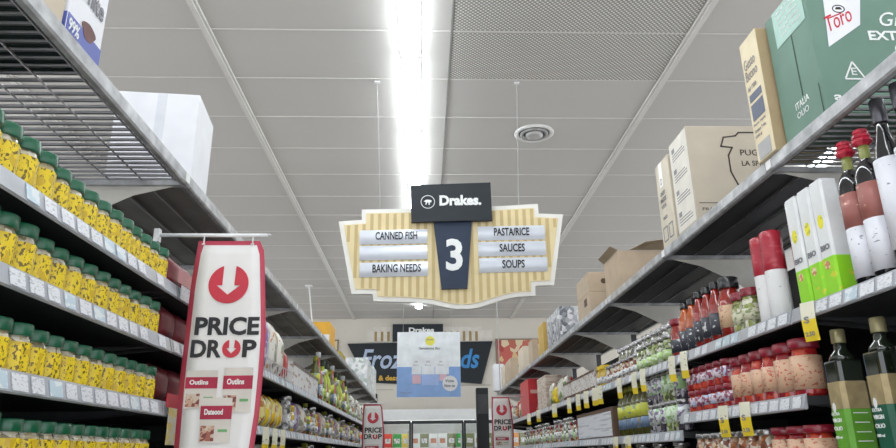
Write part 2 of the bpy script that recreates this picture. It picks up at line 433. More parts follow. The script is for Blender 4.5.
b = MB(); put_text(b, '99%', (-.7498, 1.268, TOP+.012+CZ), (0, 1, 0), (0, 0, 1), .045, .03, bold=.02); on(r, b, 'white_lettering', inkw)
carton('small_brown_box', -.93, -.756, 1.14, 1.255, TOP, 1.12, cardl, 'small brown carton at the top left corner, beside the dessert box')
# far left top shelf
r = carton('orange_box', -.90, -.752, 5.5, 5.85, TOP, 1.02, mat('orange_carton', (.80, .42, .03), .5), 'orange and white box standing far along the left top shelf')
b = MB(); b.box(-.899, -.753, 5.4985, 5.4995, TOP+CZ+.001, TOP+.07+CZ); on(r, b, 'white_panel', whitec)
wrapm = chunks('shrink_wrapped_packs', [(.75, .77, .76), (.55, .6, .58), (.82, .82, .82), (.42, .5, .44), (.68, .7, .72)], 24, .45, .15)
for i, (y0, h) in enumerate(((9.35, 1.25), (9.93, 1.22), (10.5, 1.27))):
    r = carton('shrink_wrapped_pack', -1.10, -.752, y0, y0+.55, TOP, h, wrapm, ['nearest shrink-wrapped white pack at the far end of the left top shelf', 'second shrink-wrapped pack behind the first on the left top shelf', 'last shrink-wrapped pack on the left top shelf'][i], 'package', 'wrapped packs on the left top shelf', .012)
r = carton('yellow_box', -.86, -.752, 6.3, 6.7, TOP, .90, mat('mustard_carton', (.45, .35, .03), .6), 'low mustard yellow carton between the orange box and the wrapped packs')

# --- right top shelf boxes
r = carton('olive_oil_carton', 1.070, 1.49, 1.60, 1.815, TOP, 1.272, greenc, 'big dark green olive oil carton on the near right top shelf')
NX = (1, 0, 0); UZ = (0, 0, 1)
yf = 1.5992
def ring(b, pts, w, ori, ax_u, ax_v, t):
    pts = list(pts); n = len(pts)
    for i in range(n):
        p, q = Vector(pts[i]), Vector(pts[(i+1) % n]); d = (q-p).normalized(); nn = Vector((-d.y, d.x))*w
        b.prism([tuple(p-nn), tuple(q-nn), tuple(q+nn), tuple(p+nn)], ori, ax_u, ax_v, t)
b = MB(); b.prism([(1.128, 1.270), (1.242, 1.270), (1.212, 1.121), (1.110, 1.049)], (0, yf, CZ), (1, 0, 0), (0, 0, 1), (0, -.0008, 0)); on(r, b, 'white_label', whitec)
b = MB(); put_text(b, 'Toro', (1.124, yf-.001, 1.098+CZ), (.88, 0, .47), (-.3, 0, 1), .084, .046, bold=.0, shear=.4); b.tube((1.122, yf-.001, 1.139+CZ), (1.165, yf-.001, 1.158+CZ), .002, 5); on(r, b, 'red_lettering', inkr)
b = MB(); ring(b, [(1.160+.017*math.cos(a), 1.172+.012*math.sin(a)) for a in [k*PI/8 for k in range(16)]], .0015, (0, yf-.0008, CZ), (1, 0, 0), (0, 0, 1), (0, -.0006, 0))
b.prism([(1.150, 1.170), (1.170, 1.170), (1.166, 1.178), (1.154, 1.178)], (0, yf-.0008, CZ), (1, 0, 0), (0, 0, 1), (0, -.0006, 0)); on(r, b, 'crest', inkk)
b = MB(); put_text(b, 'EXTRA', (1.229, yf, 1.072+CZ), NX, UZ, .140, .030, bold=.03)
for st_, x_, z_, w_, h_ in (('Gran', 1.270, 1.118, .12, .045), ('G', 1.295, 1.035, .02, .026)): put_text(b, st_, (x_, yf, z_+CZ), NX, UZ, w_, h_, shear=.35)
ring(b, [(1.137, .950), (1.165, 1.003), (1.193, .950)], .0022, (0, yf, CZ), (1, 0, 0), (0, 0, 1), (0, -.0006, 0))
put_text(b, 'E', (1.158, yf, .962+CZ), NX, UZ, .014, .022); put_text(b, 'ad', (1.095, yf, .885+CZ), NX, UZ, .05, .024, bold=.02)
on(r, b, 'white_lettering', inkw)
xf = 1.0692
b = MB(); b.box(xf-.0008, xf, 1.612, 1.770, 1.150+CZ, 1.271+CZ); on(r, b, 'shipping_label', mintp)
b = MB()
for k in range(5): put_text(b, 'oliva di vergine', (xf-.0009, 1.755-.004*k, (1.25-.02*k)+CZ), (0, -1, 0), UZ, .11, .010, bold=.02)
put_text(b, 'ITALIA', (xf, 1.735, .925+CZ), (0, -1, 0), UZ, .07, .020, bold=.0); put_text(b, 'OLIO', (xf, 1.735, .897+CZ), (0, -1, 0), UZ, .06, .018, bold=.0)
on(r, b, 'side_lettering', inkw)
b = MB(); b.box(xf-.0006, xf, 1.690, 1.694, .95+CZ, 1.148+CZ); on(r, b, 'carton_seam', mat('dark_green_seam', (.02, .05, .04), .6))
b = MB(); b.box(xf-.0006, xf, 1.612, 1.615, .86+CZ, .945+CZ); on(r, b, 'carton_seam', mat('dark_green_seam', (.02, .05, .04), .6))

r = carton('tall_cream_box', 1.042, 1.20, 1.832, 1.940, TOP, 1.268, creamc, 'tall narrow cream carton beside the green carton on the right top shelf', bev=.002)
xf = 1.0412
b = MB()
for k, (st, w, h, z) in enumerate((('Gusto', .07, .036, 1.165), ('Buono', .075, .036, 1.125), ('dal 1920', .055, .016, 1.09), ('Penne Rigate', .075, .011, .965), ('Cottura 9 min', .07, .011, .945), ('500 g', .04, .011, .925))):
    put_text(b, st, (xf, 1.927, z+CZ), (0, -1, 0), UZ, w, h, bold=-.005)
on(r, b, 'lettering', mat('taupe_ink', (.28, .27, .27), .7))
for za, zb_, nm_, m_ in ((.985, 1.04, 'print_block', mat('slate_print', (.14, .16, .22), .6)), (1.05, 1.075, 'print_block', mat('slate_print', (.14, .16, .22), .6)), (.853, .905, 'grey_panel', mat('grey_print', (.45, .45, .44), .6))):
    b = MB(); b.box(xf-.0007, xf, 1.848, 1.925, za+CZ, zb_+CZ); on(r, b, nm_, m_)
b = MB(); b.box(1.044, 1.198, 1.8306, 1.8315, TOP+.001+CZ, 1.267+CZ); on(r, b, 'end_panel', tan)

r = carton('large_beige_carton', 1.064, 1.42, 2.50, 2.70, TOP, 1.262, beige, 'large beige carton with outlined logo on its end, right top shelf')
yf = 2.4992
b = MB()
Lo = [(1.20, 1.19), (1.215, 1.215), (1.26, 1.222), (1.27, 1.235), (1.42, 1.235)]
def line(b, pts, w, o, u, v, t):
    for p, q in zip(pts[:-1], pts[1:]):
        p, q = Vector(p), Vector(q); d = (q-p).normalized(); nn = Vector((-d.y, d.x))*w
        b.prism([tuple(p-nn-d*w), tuple(q-nn+d*w), tuple(q+nn+d*w), tuple(p+nn-d*w)], o, u, v, t)
line(b, [(1.415, 1.232), (1.28, 1.232), (1.265, 1.217), (1.215, 1.21), (1.20, 1.17), (1.245, 1.165)], .003, (0, yf, CZ), (1, 0, 0), (0, 0, 1), (0, -.0006, 0))
line(b, [(1.245, 1.165), (1.225, 1.13), (1.225, 1.06), (1.25, .995), (1.415, .995)], .003, (0, yf, CZ), (1, 0, 0), (0, 0, 1), (0, -.0006, 0))
put_text(b, 'PUGLIA', (1.275, yf, 1.13+CZ), NX, UZ, .13, .026, bold=.0); put_text(b, 'LA SPIGA', (1.275, yf, 1.085+CZ), NX, UZ, .12, .022, bold=.0)
put_text(b, 'FRAGILE THIS SIDE UP', (1.09, yf, .895+CZ), NX, UZ, .26, .012); b.box(1.08, 1.415, yf-.0006, yf, .925+CZ, .928+CZ)
on(r, b, 'printing', mat('brown_black_ink', (.06, .05, .04), .7))
xf = 1.0635
b = MB(); b.box(xf-.001, xf, 2.505, 2.695, .86+CZ, 1.255+CZ); on(r, b, 'white_side_label', mat('cream_paper', (.74, .71, .63), .6))
b = MB()
for k in range(4):
    z = 1.17-.095*k
    b.box(xf-.0018, xf-.001, 2.53, 2.67, z+CZ, z+.004+CZ); b.box(xf-.0018, xf-.001, 2.53, 2.67, z+.012+CZ, z+.016+CZ); b.box(xf-.0018, xf-.001, 2.55, 2.67, z+.024+CZ, z+.028+CZ); b.box(xf-.0018, xf-.001, 2.64, 2.67, z+.036+CZ, z+.056+CZ)
on(r, b, 'side_printing', mat('taupe_ink', (.28, .27, .27), .7))
r = carton('slim_beige_carton', 1.060, 1.30, 2.72, 2.885, TOP, 1.235, mat('light_carton', (.66, .60, .48), .7), 'slim beige carton standing just beyond the large beige carton')
xf = 1.0592
b = MB()
for st, w, h, z in (('D', .02, .03, 1.13), ('ORZO', .06, .02, 1.08), ('MEZZE', .07, .02, 1.05), ('VITA', .06, .018, 1.02), ('OLIO', .05, .014, .97)): put_text(b, st, (xf, 2.82+w/2, z+CZ), (0, -1, 0), UZ, w, h, bold=.02)
ring(b, [(-2.86, .875), (-2.81, .875), (-2.81, .935), (-2.86, .935)], .003, (xf, 0, CZ), (0, -1, 0), (0, 0, 1), (-.0006, 0, 0)); ring(b, [(-2.79, .875), (-2.745, .875), (-2.745, .935), (-2.79, .935)], .003, (xf, 0, CZ), (0, -1, 0), (0, 0, 1), (-.0006, 0, 0))
on(r, b, 'printing', inkg)
b = MB(); b.box(xf-.0004, xf+.0002, 2.80, 2.84, 1.12+CZ, 1.234+CZ); on(r, b, 'tape', mat('pale_tape', (.8, .79, .74), .3))

r = carton('open_brown_carton', 1.062, 1.42, 3.60, 3.90, TOP, 1.055, card, 'brown carton with its top flaps open on the right top shelf')
b = MB(); b.add([(1.062, 3.60, 1.056+CZ), (1.062, 3.90, 1.056+CZ), (1.03, 3.90, 1.085+CZ), (1.03, 3.63, 1.085+CZ), (1.064, 3.60, 1.059+CZ), (1.064, 3.90, 1.059+CZ), (1.032, 3.90, 1.088+CZ), (1.032, 3.63, 1.088+CZ)], [(0, 1, 2, 3), (4, 7, 6, 5), (0, 4, 5, 1), (1, 5, 6, 2), (2, 6, 7, 3), (3, 7, 4, 0)])
b.add([(1.13, 3.60, 1.057+CZ), (1.40, 3.60, 1.057+CZ), (1.36, 3.52, 1.10+CZ), (1.20, 3.52, 1.08+CZ), (1.13, 3.603, 1.060+CZ), (1.40, 3.603, 1.060+CZ), (1.36, 3.523, 1.103+CZ), (1.20, 3.523, 1.083+CZ)], [(0, 1, 2, 3), (4, 7, 6, 5), (0, 4, 5, 1), (1, 5, 6, 2), (2, 6, 7, 3), (3, 7, 4, 0)])
on(r, b, 'flap', mat('flap_cardboard', (.34, .27, .18), .8))
for k, (z0, z1) in enumerate(((TOP, .985), (.9855, 1.115))):
    r = carton('printed_brown_carton', 1.062, 1.34, 4.30, 4.66, z0, z1, card, ['brown carton with hand hole, lower of the stacked pair beyond the open carton', 'brown carton with round mark, upper of the stacked pair beyond the open carton'][k], 'box', 'stacked brown cartons')
    b = MB()
    if k: b.lathe([(.018, 0), (.018, .0006)], 14); b.v = [(1.16+v[0], 4.299-v[2], 1.055+CZ+v[1]) for v in b.v]
    else: b.box(1.0612, 1.0618, 4.38, 4.46, .91+CZ, .96+CZ); b.box(1.14, 1.22, 4.2985, 4.2992, .90+CZ, .904+CZ)
    on(r, b, 'printed_mark', mat('dark_brown_ink', (.09, .055, .03), .8))
greyw = chunks('grey_wrapped_cans', [(.30, .32, .35), (.62, .64, .66), (.16, .17, .2), (.78, .78, .8), (.45, .46, .5)], 30, .3, .3)
for k, y in enumerate((5.3, 5.62)):
    r = carton('shrink_wrapped_tray', 1.062, 1.27, y, y+.29, TOP, 1.10, greyw, ['grey shrink-wrapped tray just beyond the stacked brown cartons', 'grey shrink-wrapped tray second beyond the stacked cartons'][k], 'package', 'grey wrapped trays on the right top shelf', .012)
carton('amber_carton', 1.075, 1.17, 6.15, 6.45, TOP, 1.13, mat('amber_card', (.55, .36, .08), .6), 'small amber carton far along the right top shelf')
carton('narrow_brown_carton', 1.062, 1.12, 6.75, 7.0, TOP, 1.07, card, 'narrow brown carton just beyond the amber carton')
carton('tan_carton', 1.062, 1.18, 7.4, 7.8, TOP, 1.10, cardl, 'tan carton between the narrow carton and the large far carton')
carton('far_brown_carton', 1.062, 1.15, 8.5, 9.1, TOP, 1.12, card, 'brown carton near the far end of the right top shelf')
carton('end_white_pack', 1.00, 1.13, 9.9, 10.15, TOP, 1.22, whitec, 'white pack at the very end of the right top shelf')
carton('cream_end_box', 1.062, 1.14, 9.3, 9.6, TOP, 1.13, cardl, 'thin cream carton standing before the white pack at the end')

# ------------------------------------------------------------------ right shelf, upper row
def bag(name, cat, w, d, h, m, parts=()):
    """pillow bag: pinched at top and bottom seams; faces -X; origin base centre"""
    r = empty(name, 'x', cat); nz, na = 9, 14; vs = []; fs = []
    for j in range(nz):
        t = j/(nz-1); fz = min(1, 4.2*t, 4.2*(1-t)+.12) if t < 1 else .06; fz = max(fz, .12); fw = .93+.07*math.sin(PI*t)
        for i in range(na):
            a = 2*PI*i/na; c, s_ = math.cos(a), math.sin(a)
            vs.append((math.copysign(abs(c)**.7, c)*d/2*fz, math.copysign(abs(s_)**.6, s_)*w/2*fw, t*h))
    for j in range(nz-1):
        for i in range(na): fs.append((j*na+i, j*na+(i+1) % na, (j+1)*na+(i+1) % na, (j+1)*na+i))
    fs += [tuple(reversed(range(na))), tuple(range((nz-1)*na, nz*na))]
    MB().add(vs, fs, 0, True).build('bag_body', m, r)
    for nm, (y0, y1, z0, z1), pm in parts:
        b = MB(); b.box(-d/2-.0015, -d/2+.001, y0, y1, z0, z1); b.build(nm, pm, r)
    return Proto(r)
sb = .3795+CZ
# tall black bottles in white wraps (right edge)
blk = mat('black_gloss_glass', (.012, .012, .014), .1, coat=.8)
wl = printed('white_wrap_print', (.74, .75, .80), (.25, .25, .3), 50, 130, .66)
BB = lathe_product('white_wrapped_bottle', 'bottle', [(.030, 0), (.033, .004), (.033, .25), (.026, .30), (.015, .34), (.013, .40)], blk,
                   [(.016, .365), (.017, .367), (.017, .425), (.014, .43)], mat('silver_black_foil', (.10, .10, .11), .25, .6), (.0345, .05, .27), wl, 20, lidname='cap')
BB.put((XR+.045, 1.460, sb), 'black bottle in a white wrap at the right edge, nearer the pink-labelled bottles')
BB.put((XR+.045, 1.383, sb), 'black bottle in a white wrap cut off by the right edge of the photo')
# pink label bottles with red rosette caps
r = empty('pink_label_bottle', 'x', 'bottle')
b = MB(); b.lathe([(.030, 0), (.0335, .004), (.0335, .262), (.030, .282), (.020, .298), (.0125, .31), (.0125, .335)], 20).build('body', blk, r)
MB().lathe([(.0125, .30), (.0128, .302), (.0128, .358)], 14).build('neck_wrap', mat('olive_gold', (.22, .24, .06), .35), r)
b = MB()
for j in range(3):
    R0 = .024-.003*j; z0 = .352+.013*j
    b.lathe([(R0*.6, z0-.006), (R0, z0+.004), (R0*.98, z0+.011), (R0*.5, z0+.016)], 9, rot=j*.5, smooth=False)
b.build('rosette_cap', mat('crimson_foil', (.52, .02, .05), .3, 0, .25, 60, coat=.5), r)
MB().lathe([(.0342, .02), (.0342, .150)], 20).build('white_label', wl, r)
MB().lathe([(.0342, .150), (.0342, .242)], 20).build('pink_label', printed('pink_label', (.36, .13, .11), (.62, .42, .3), 60, 90, .66), r)
PB = Proto(r)
for k, y in enumerate((1.610, 1.537)):
    PB.put((XR+.043, y, sb), ['balsamic bottle with pink label and red rosette cap, next to the lime packs', 'balsamic bottle with pink label and red rosette cap, nearer the black bottles'][k], 'rosette-capped bottles', 0, (1, 1, .985))
# white/lime packs
r = empty('lime_white_pack', 'x', 'carton')
def rbox(b, x, y, z0, z1, mi=0, c=.006):
    return b.prism([(-x+c, -y), (x-c, -y), (x, -y+c), (x, y-c), (x-c, y), (-x+c, y), (-x, y-c), (-x, -y+c)], (0, 0, z0), (1, 0, 0), (0, 1, 0), (0, 0, z1-z0), mi)
rbox(MB(), .025, .0300, 0, .315).build('carton', mat('white_gloss_card', (.80, .82, .82), .35, coat=.3), r)
MB().box(-.0215, .0215, -.026, .026, .3152, .322).build('top_fold', whitec, r)
rbox(MB(), .0258, .0308, .001, .105, 0, .0062).build('lime_band', printed('lime_band', (.30, .72, .015), (.62, .66, .03), 30, 45, .62), r)
b = MB(); put_text(b, 'BIO', (-.0255, .02, .125), (0, -1, 0), UZ, .04, .016, bold=.04); on_ = b.build('lettering', inkg, r)
b = MB(); b.prism([(.013*math.cos(i*PI/6), .020*math.sin(i*PI/6)) for i in range(12)], (-.0252, 0, .205), (0, -1, 0), (0, 0, 1), (-.0006, 0, 0)); b.build('yellow_badge', printed('yellow_badge', (.85, .78, .02), (.5, .5, .03), 90, 90, .6), r)
b = MB(); b.prism([(.012*math.cos(i*PI/6), .012*math.sin(i*PI/6)) for i in range(12)], (-.0260, .003, .085), (0, -1, 0), (0, 0, 1), (-.0006, 0, 0)); b.build('red_badge', printed('red_badge', (.6, .25, .12), (.8, .7, .4), 90, 90, .5), r)
LP = Proto(r)
for k, y in enumerate((1.86, 1.79, 1.724)):
    LP.put((XR+.038, y, sb), 'tall white carton with lime green lower third, %s' % ['leftmost of three', 'middle one of three', 'rightmost of three beside the pink-labelled bottle'][k], 'white and lime cartons', 0)
# red over white cylindrical packs
r = empty('red_white_pack', 'x', 'package')
MB().lathe([(.036, 0), (.039, .006), (.039, .165), (.038, .17)], 22).build('white_wrap', printed('white_wrap_small', (.78, .78, .78), (.5, .5, .5), 40, 90, .7), r)
MB().lathe([(.0375, .150), (.0395, .152), (.0395, .215), (.037, .225), (.0385, .232), (.0385, .275), (.030, .28)], 22).build('red_wrap', printed('crimson_wrap', (.42, .025, .045), (.50, .06, .08), 25, 60, .6, .3), r)
RW = Proto(r)
for k, (x, y) in enumerate(((XR+.040, 2.045), (XR+.040, 2.115), (XR+.095, 1.965))):
    RW.put((x, y, sb), ['red-topped white pack, nearer one of the tall pair', 'red-topped white pack, left one of the tall pair', 'red-topped white pack set back behind the lime cartons'][k], 'red-topped white packs', 0, (.84, .84, 1))
# jars and sauce bottles
olive = chunks('green_olives_in_glass', [(.22, .26, .06), (.5, .5, .35), (.12, .14, .04), (.65, .62, .5), (.3, .33, .1)], 70)
redlid = mat('dark_red_lid', (.26, .012, .03), .3, 0, .15, 40, coat=.5)
blacklid = mat('black_lid', (.02, .02, .022), .3, coat=.5)
JO = lathe_product('olive_jar', 'jar', jarp(.035, .14), olive, lidp(.035, .14), redlid, (.0355, .03, .07), printed('pale_label', (.6, .58, .42), (.2, .25, .1), 60, 90, .55))
tom = mat('tomato_sauce_glass', (.30, .022, .015), .12, coat=1., var=.25, scale=25)
orange_s = mat('orange_sauce_glass', (.50, .10, .02), .12, coat=1., var=.2)
pal = printed('peach_label', (.62, .42, .26), (.35, .12, .08), 50, 90, .62)
bwl = printed('black_white_label', (.04, .045, .06), (.6, .6, .6), 45, 60, .60)
JD = lathe_product('large_sauce_jar', 'jar', [(.040, 0), (.044, .005), (.044, .13), (.038, .155), (.030, .17), (.030, .185)], tom, [(.035, .178), (.036, .18), (.036, .215), (.032, .219)], blacklid, (.0448, .035, .115), pal)
SB1 = lathe_product('sauce_bottle', 'bottle', [(.029, 0), (.032, .004), (.032, .13), (.029, .15), (.017, .178), (.015, .205)], tom, [(.018, .198), (.019, .2), (.019, .222), (.016, .225)], blacklid, (.0328, .025, .105), bwl, lidname='cap')
SB2 = lathe_product('orange_sauce_bottle', 'bottle', [(.029, 0), (.032, .004), (.032, .13), (.029, .15), (.017, .178), (.015, .205)], orange_s, [(.018, .198), (.019, .2), (.019, .222), (.016, .225)], blacklid, (.0328, .01, .10), bwl, lidname='cap')
JO.put((XR+.042, 2.235, sb), 'green olive jar with red lid beside the tall red-topped packs'); JO.put((XR+.12, 2.27, sb), 'olive jar half hidden behind another olive jar')
JO.put((XR+.042, 2.312, sb), 'olive jar squeezed between the large sauce jar and another olive jar')
JD.put((XR+.048, 2.405, sb), 'large tomato sauce jar with peach label and black lid', rz=0)
for k, y in enumerate((2.50, 2.58, 2.66)): SB1.put((XR+.038, y, sb), 'red sauce bottle with dark label, %s from the large sauce jar' % ordn(k), 'red sauce bottles')
for k, y in enumerate((2.74, 2.82)): SB2.put((XR+.038, y, sb), 'orange sauce bottle with black label, %s' % ['nearer of two', 'farther of two'][k], 'orange sauce bottles', 0, (1, 1, .95))
jh = lathe_product('squat_red_jar', 'jar', jarp(.042, .165, .16), tom, lidp(.042, .165, .16), redlid, (.0428, .02, .075), bwl)
jh.put((XR+.047, 2.925, sb), 'squat red jar with dark label at the end of the sauce bottles')
# long run of mixed jars
silv = chunks('pickles_in_glass', [(.20, .19, .16), (.62, .62, .60), (.08, .08, .07), (.42, .40, .34), (.75, .75, .74), (.25, .27, .16)], 55)
gherk = chunks('gherkins_in_glass', [(.12, .17, .05), (.3, .36, .14), (.55, .56, .45), (.08, .10, .04)], 60)
relish = chunks('relish_in_glass', [(.35, .12, .04), (.55, .4, .25), (.2, .06, .03), (.65, .6, .5)], 60)
silver = mat('silver_lid', (.5, .5, .5), .25, .8, .1)
gl = printed('light_green_label', (.45, .66, .25), (.75, .8, .65), 40, 70, .55)
wlab = printed('white_label_small', (.72, .72, .70), (.2, .2, .22), 60, 80, .56)
J1 = lathe_product('silver_lid_jar', 'jar', jarp(.036, .19, .12), silv, lidp(.036, .19, .12), silver, (.0366, .03, .09), wlab, 14)
J2 = lathe_product('gherkin_jar', 'jar', jarp(.036, .155, .14), gherk, lidp(.036, .155, .14), silver, (.0366, .02, .07), gl, 14)
J3 = lathe_product('relish_jar', 'jar', jarp(.034, .13, .16), relish, lidp(.034, .13, .16), silver, (.0346, .02, .06), wlab, 14)
ylid = mat('yellow_lid', (.75, .52, .03), .4)
J4 = lathe_product('mustard_jar', 'jar', jarp(.034, .13, .2), mat('mustard', (.6, .4, .03), .2, coat=.8), lidp(.034, .13, .2), ylid, (.0346, .02, .06), wlab, 14)
z3 = .3745+CZ
cnt = {}
def nth(k): cnt[k] = cnt.get(k, -1)+1; return ordn(cnt[k])
y = 3.05
while y < 4.13:
    for p, nm, dx, sc in ((J2 if y < 3.45 else J3, 'gherkin jar' if y < 3.45 else 'relish jar', .042, .80), (J1, 'silver-lidded pickle jar', .122, 1.08)):
        p.put((XR+dx, y, z3), '%s on the upper right shelf, %s past the sauce bottles' % (nm, nth(nm+'u')), 'glass jars on the upper right shelf', random.uniform(0, 6), (1, 1, sc))
    y += .078
# yellow item + cartons trays
J4.put((XR+.042, 4.20, z3), 'mustard jar with yellow lid, nearer one on the upper right shelf'); J4.put((XR+.042, 4.28, z3), 'mustard jar with yellow lid, farther one on the upper right shelf')
whb = printed('white_tray_print', (.70, .67, .63), (.34, .26, .2), 60, 45, .58)
for k in range(7):
    y = 4.36+.145*k
    r = carton('packet_tray', XR+.012, XR+.15, y, y+.135, .3745, .50, whb, 'white printed packet tray, %s of the row beyond the mustard jars' % ordn(k), 'box', 'packet trays on the upper right shelf', .003)
    b = MB(); b.box(XR+.010, XR+.0115, y+.002, y+.133, .487+CZ, .50+CZ); b.box(XR+.010, XR+.0115, y+.002, y+.133, .375+CZ, .40+CZ); on(r, b, 'brown_edge', mat('brown_edge_card', (.16, .09, .05), .7))
# bags beyond
wbag = printed('white_bag_print', (.74, .72, .64), (.5, .25, .1), 18, 30, .62, .3, (.2, .35, .12), 14)
ybag = printed('yellow_bag_print', (.80, .62, .03), (.7, .3, .04), 14, 22, .62, .3)
rbag = printed('red_bag_print', (.50, .03, .03), (.75, .45, .2), 14, 22, .62, .3)
pbag = printed('beige_box_print', (.55, .42, .33), (.7, .62, .52), 10, 60, .5)
BW = bag('white_snack_bag', 'bag', .14, .07, .2, wbag); BY = bag('yellow_snack_bag', 'bag', .16, .08, .15, ybag); BR = bag('red_snack_bag', 'bag', .14, .07, .22, rbag)
BW.put((XR+.06, 5.48, z3), 'white snack bag nearest the packet trays'); BW.put((XR+.06, 5.65, z3), 'white snack bag, second past the packet trays')
BY.put((XR+.05, 5.84, z3), 'yellow snack bag lying against the right rail'); BR.put((XR+.15, 5.75, z3), 'red snack bag behind the white bags'); BR.put((XR+.15, 5.95, z3), 'red snack bag behind the yellow bag', None, 0, (1, 1, 1.15))
BW.put((XR+.06, 6.04, z3), 'white snack bag just before the tall beige cartons')
for k in range(3):
    y = 6.15+.16*k; carton('tall_beige_carton', XR+.012, XR+.16, y, y+.15, .3745, .66, pbag, 'tall beige carton, %s of three before the red box' % ordn(k), 'box', 'tall beige cartons', .003)
r = carton('large_red_box', XR+.006, XR+.30, 7.15, 7.75, .3745, .73, mat('bright_red_card', (.62, .03, .04), .35), 'large red box with pale figure near the end of the right shelf')
b = MB(); line(b, [(1.10, .60), (1.22, .60), (1.16, .44)], .018, (0, 7.149, CZ), (1, 0, 0), (0, 0, 1), (0, -.001, 0)); on(r, b, 'printed_figure', mat('peach_ink', (.75, .45, .38), .5))
for k in range(12):
    y = 7.85+.18*k
    (J4, J1, BW, BR)[k % 4].put((XR+.08, y, z3), 'small product at the far end of the upper right shelf, %s past the red box' % ordn(k), 'far end products, upper right shelf')
# ------------------------------------------------------------------ right shelf, second row
z2 = .1445+CZ
jam = chunks('red_peppers_in_glass', [(.40, .02, .02), (.55, .06, .03), (.28, .01, .02)], 45)
jaml = printed('peach_jam_label', (.68, .44, .29), (.55, .14, .09), 90, 120, .60)
JR = lathe_product('red_lid_jar', 'jar', jarp(.036, .165, .15), jam, lidp(.037, .165, .17), redlid, (.0366, .03, .105), jaml, 16)
purp = printed('purple_white_label', (.70, .62, .68), (.28, .06, .12), 60, 70, .50, .4, (.5, .6, .8), 30)
JP = lathe_product('purple_label_jar', 'jar', jarp(.032, .086, .2), jam, lidp(.033, .086, .22), redlid, (.0326, .024, .060), purp, 14)
tallred = lathe_product('tall_red_pepper_jar', 'jar', jarp(.043, .165, .16), jam, lidp(.044, .165, .18), redlid, (.0437, .02, .115), jaml, 18)
for k, y in enumerate((1.985, 2.08)): tallred.put((XR+.052, y, z2), 'large red pepper jar with peach label, %s' % ['next to the olive oil bottles', 'second from the olive oil bottles'][k], 'large red pepper jars')
for k, y in enumerate((2.166, 2.242, 2.318, 2.394)): JR.put((XR+.045, y, z2), 'red pepper jar with peach label, %s beyond the two large pepper jars' % ordn(k), 'peach-labelled pepper jars', .7*k)
for k in range(6):
    for lv in range(2): JP.put((XR+.042, 2.473+.0685*k, z2+lv*.0865), '%s small jar with purple label, %s stack past the peach-labelled jars' % (['lower', 'upper'][lv], ordn(k)), 'small purple-labelled jars', .9*k)
# beyond: lower shelf level
z2b = .0795+CZ
capers = chunks('dark_olives_in_glass', [(.06, .05, .07), (.18, .16, .2), (.03, .03, .04), (.4, .4, .42)], 60)
cl = printed('white_violet_label', (.72, .76, .76), (.22, .18, .28), 45, 60, .52, .4, (.4, .66, .3), 22)
JC = lathe_product('dark_olive_jar', 'jar', jarp(.034, .145, .12), capers, lidp(.034, .145, .12), silver, (.0346, .045, .12), cl, 14)
JH = lathe_product('green_label_jar', 'jar', jarp(.034, .145, .12), gherk, lidp(.034, .145, .12), silver, (.0346, .045, .12), printed('green_violet_label', (.66, .8, .6), (.3, .5, .2), 45, 60, .55, .4, (.75, .78, .75), 22), 14)
for k in range(6):
    for lv in range(2):
        p = JH if k in (1, 2) else JC
        p.put((XR+.042, 2.96+.076*k, z2b+lv*.1330), '%s %s jar, %s stack past the purple-labelled jars' % (['lower', 'upper'][lv], 'green-labelled' if p is JH else 'dark olive', ordn(k)), 'stacked olive jars', 0, (1, 1, .915))
oilg = mat('dark_green_oil', (.10, .10, .02), .1, coat=1.)
YB = lathe_product('yellow_label_bottle', 'bottle', [(.033, 0), (.037, .004), (.037, .17), (.03, .2), (.016, .225), (.015, .25)], oilg, [(.018, .245), (.018, .275), (.015, .278)], mat('olive_cap', (.3, .3, .03), .4), (.0378, .10, .165), printed('yellow_green_label', (.62, .66, .08), (.25, .35, .3), 30, 40, .6), 16, lab2=(.0378, .04, .095), lab2_mat=printed('slate_blue_label', (.13, .2, .32), (.4, .3, .05), 40, 40, .6), lidname='cap')
for k in range(6): YB.put((XR+.045, 3.455+.084*k, z2b), 'oil bottle with yellow and blue labels, %s past the stacked olive jars' % ordn(k), 'yellow-labelled oil bottles', k*.4, (1, 1, .93))
r = empty('display_case', 'brown display case with large white printed front on the second right shelf', 'box', (XR+.1, 4.5, z2b))
b = MB(); b.box(-.09, .1, -.50, .46, 0, .17); b.build('carton', mat('dark_brown_card', (.14, .08, .05), .7), r, .003)
b = MB(); b.box(-.0925, -.0905, -.47, .42, .012, .148); b.build('front_panel', printed('lined_white_card', (.78, .80, .84), (.55, .57, .62), 2.5, 90, .56), r)
salsa = chunks('salsa_in_glass', [(.45, .12, .03), (.6, .25, .08), (.3, .05, .02), (.7, .62, .5)], 60)
JS = lathe_product('salsa_jar', 'jar', jarp(.037, .15, .16), salsa, lidp(.037, .15, .16), redlid, (.0376, .03, .09), wlab, 14)
y = 5.02; k = 0
while y < 7.6:
    p, nm = ((JS, 'salsa jar'), (J2, 'gherkin jar'), (J1, 'pickle jar'))[(k*7//4) % 3]
    p.put((XR+.043, y, z2b), '%s on the second right shelf, %s past the display case' % (nm, ordn(k)), 'jars past the display case', k*.5, (1, 1, .92)); y += .083; k += 1
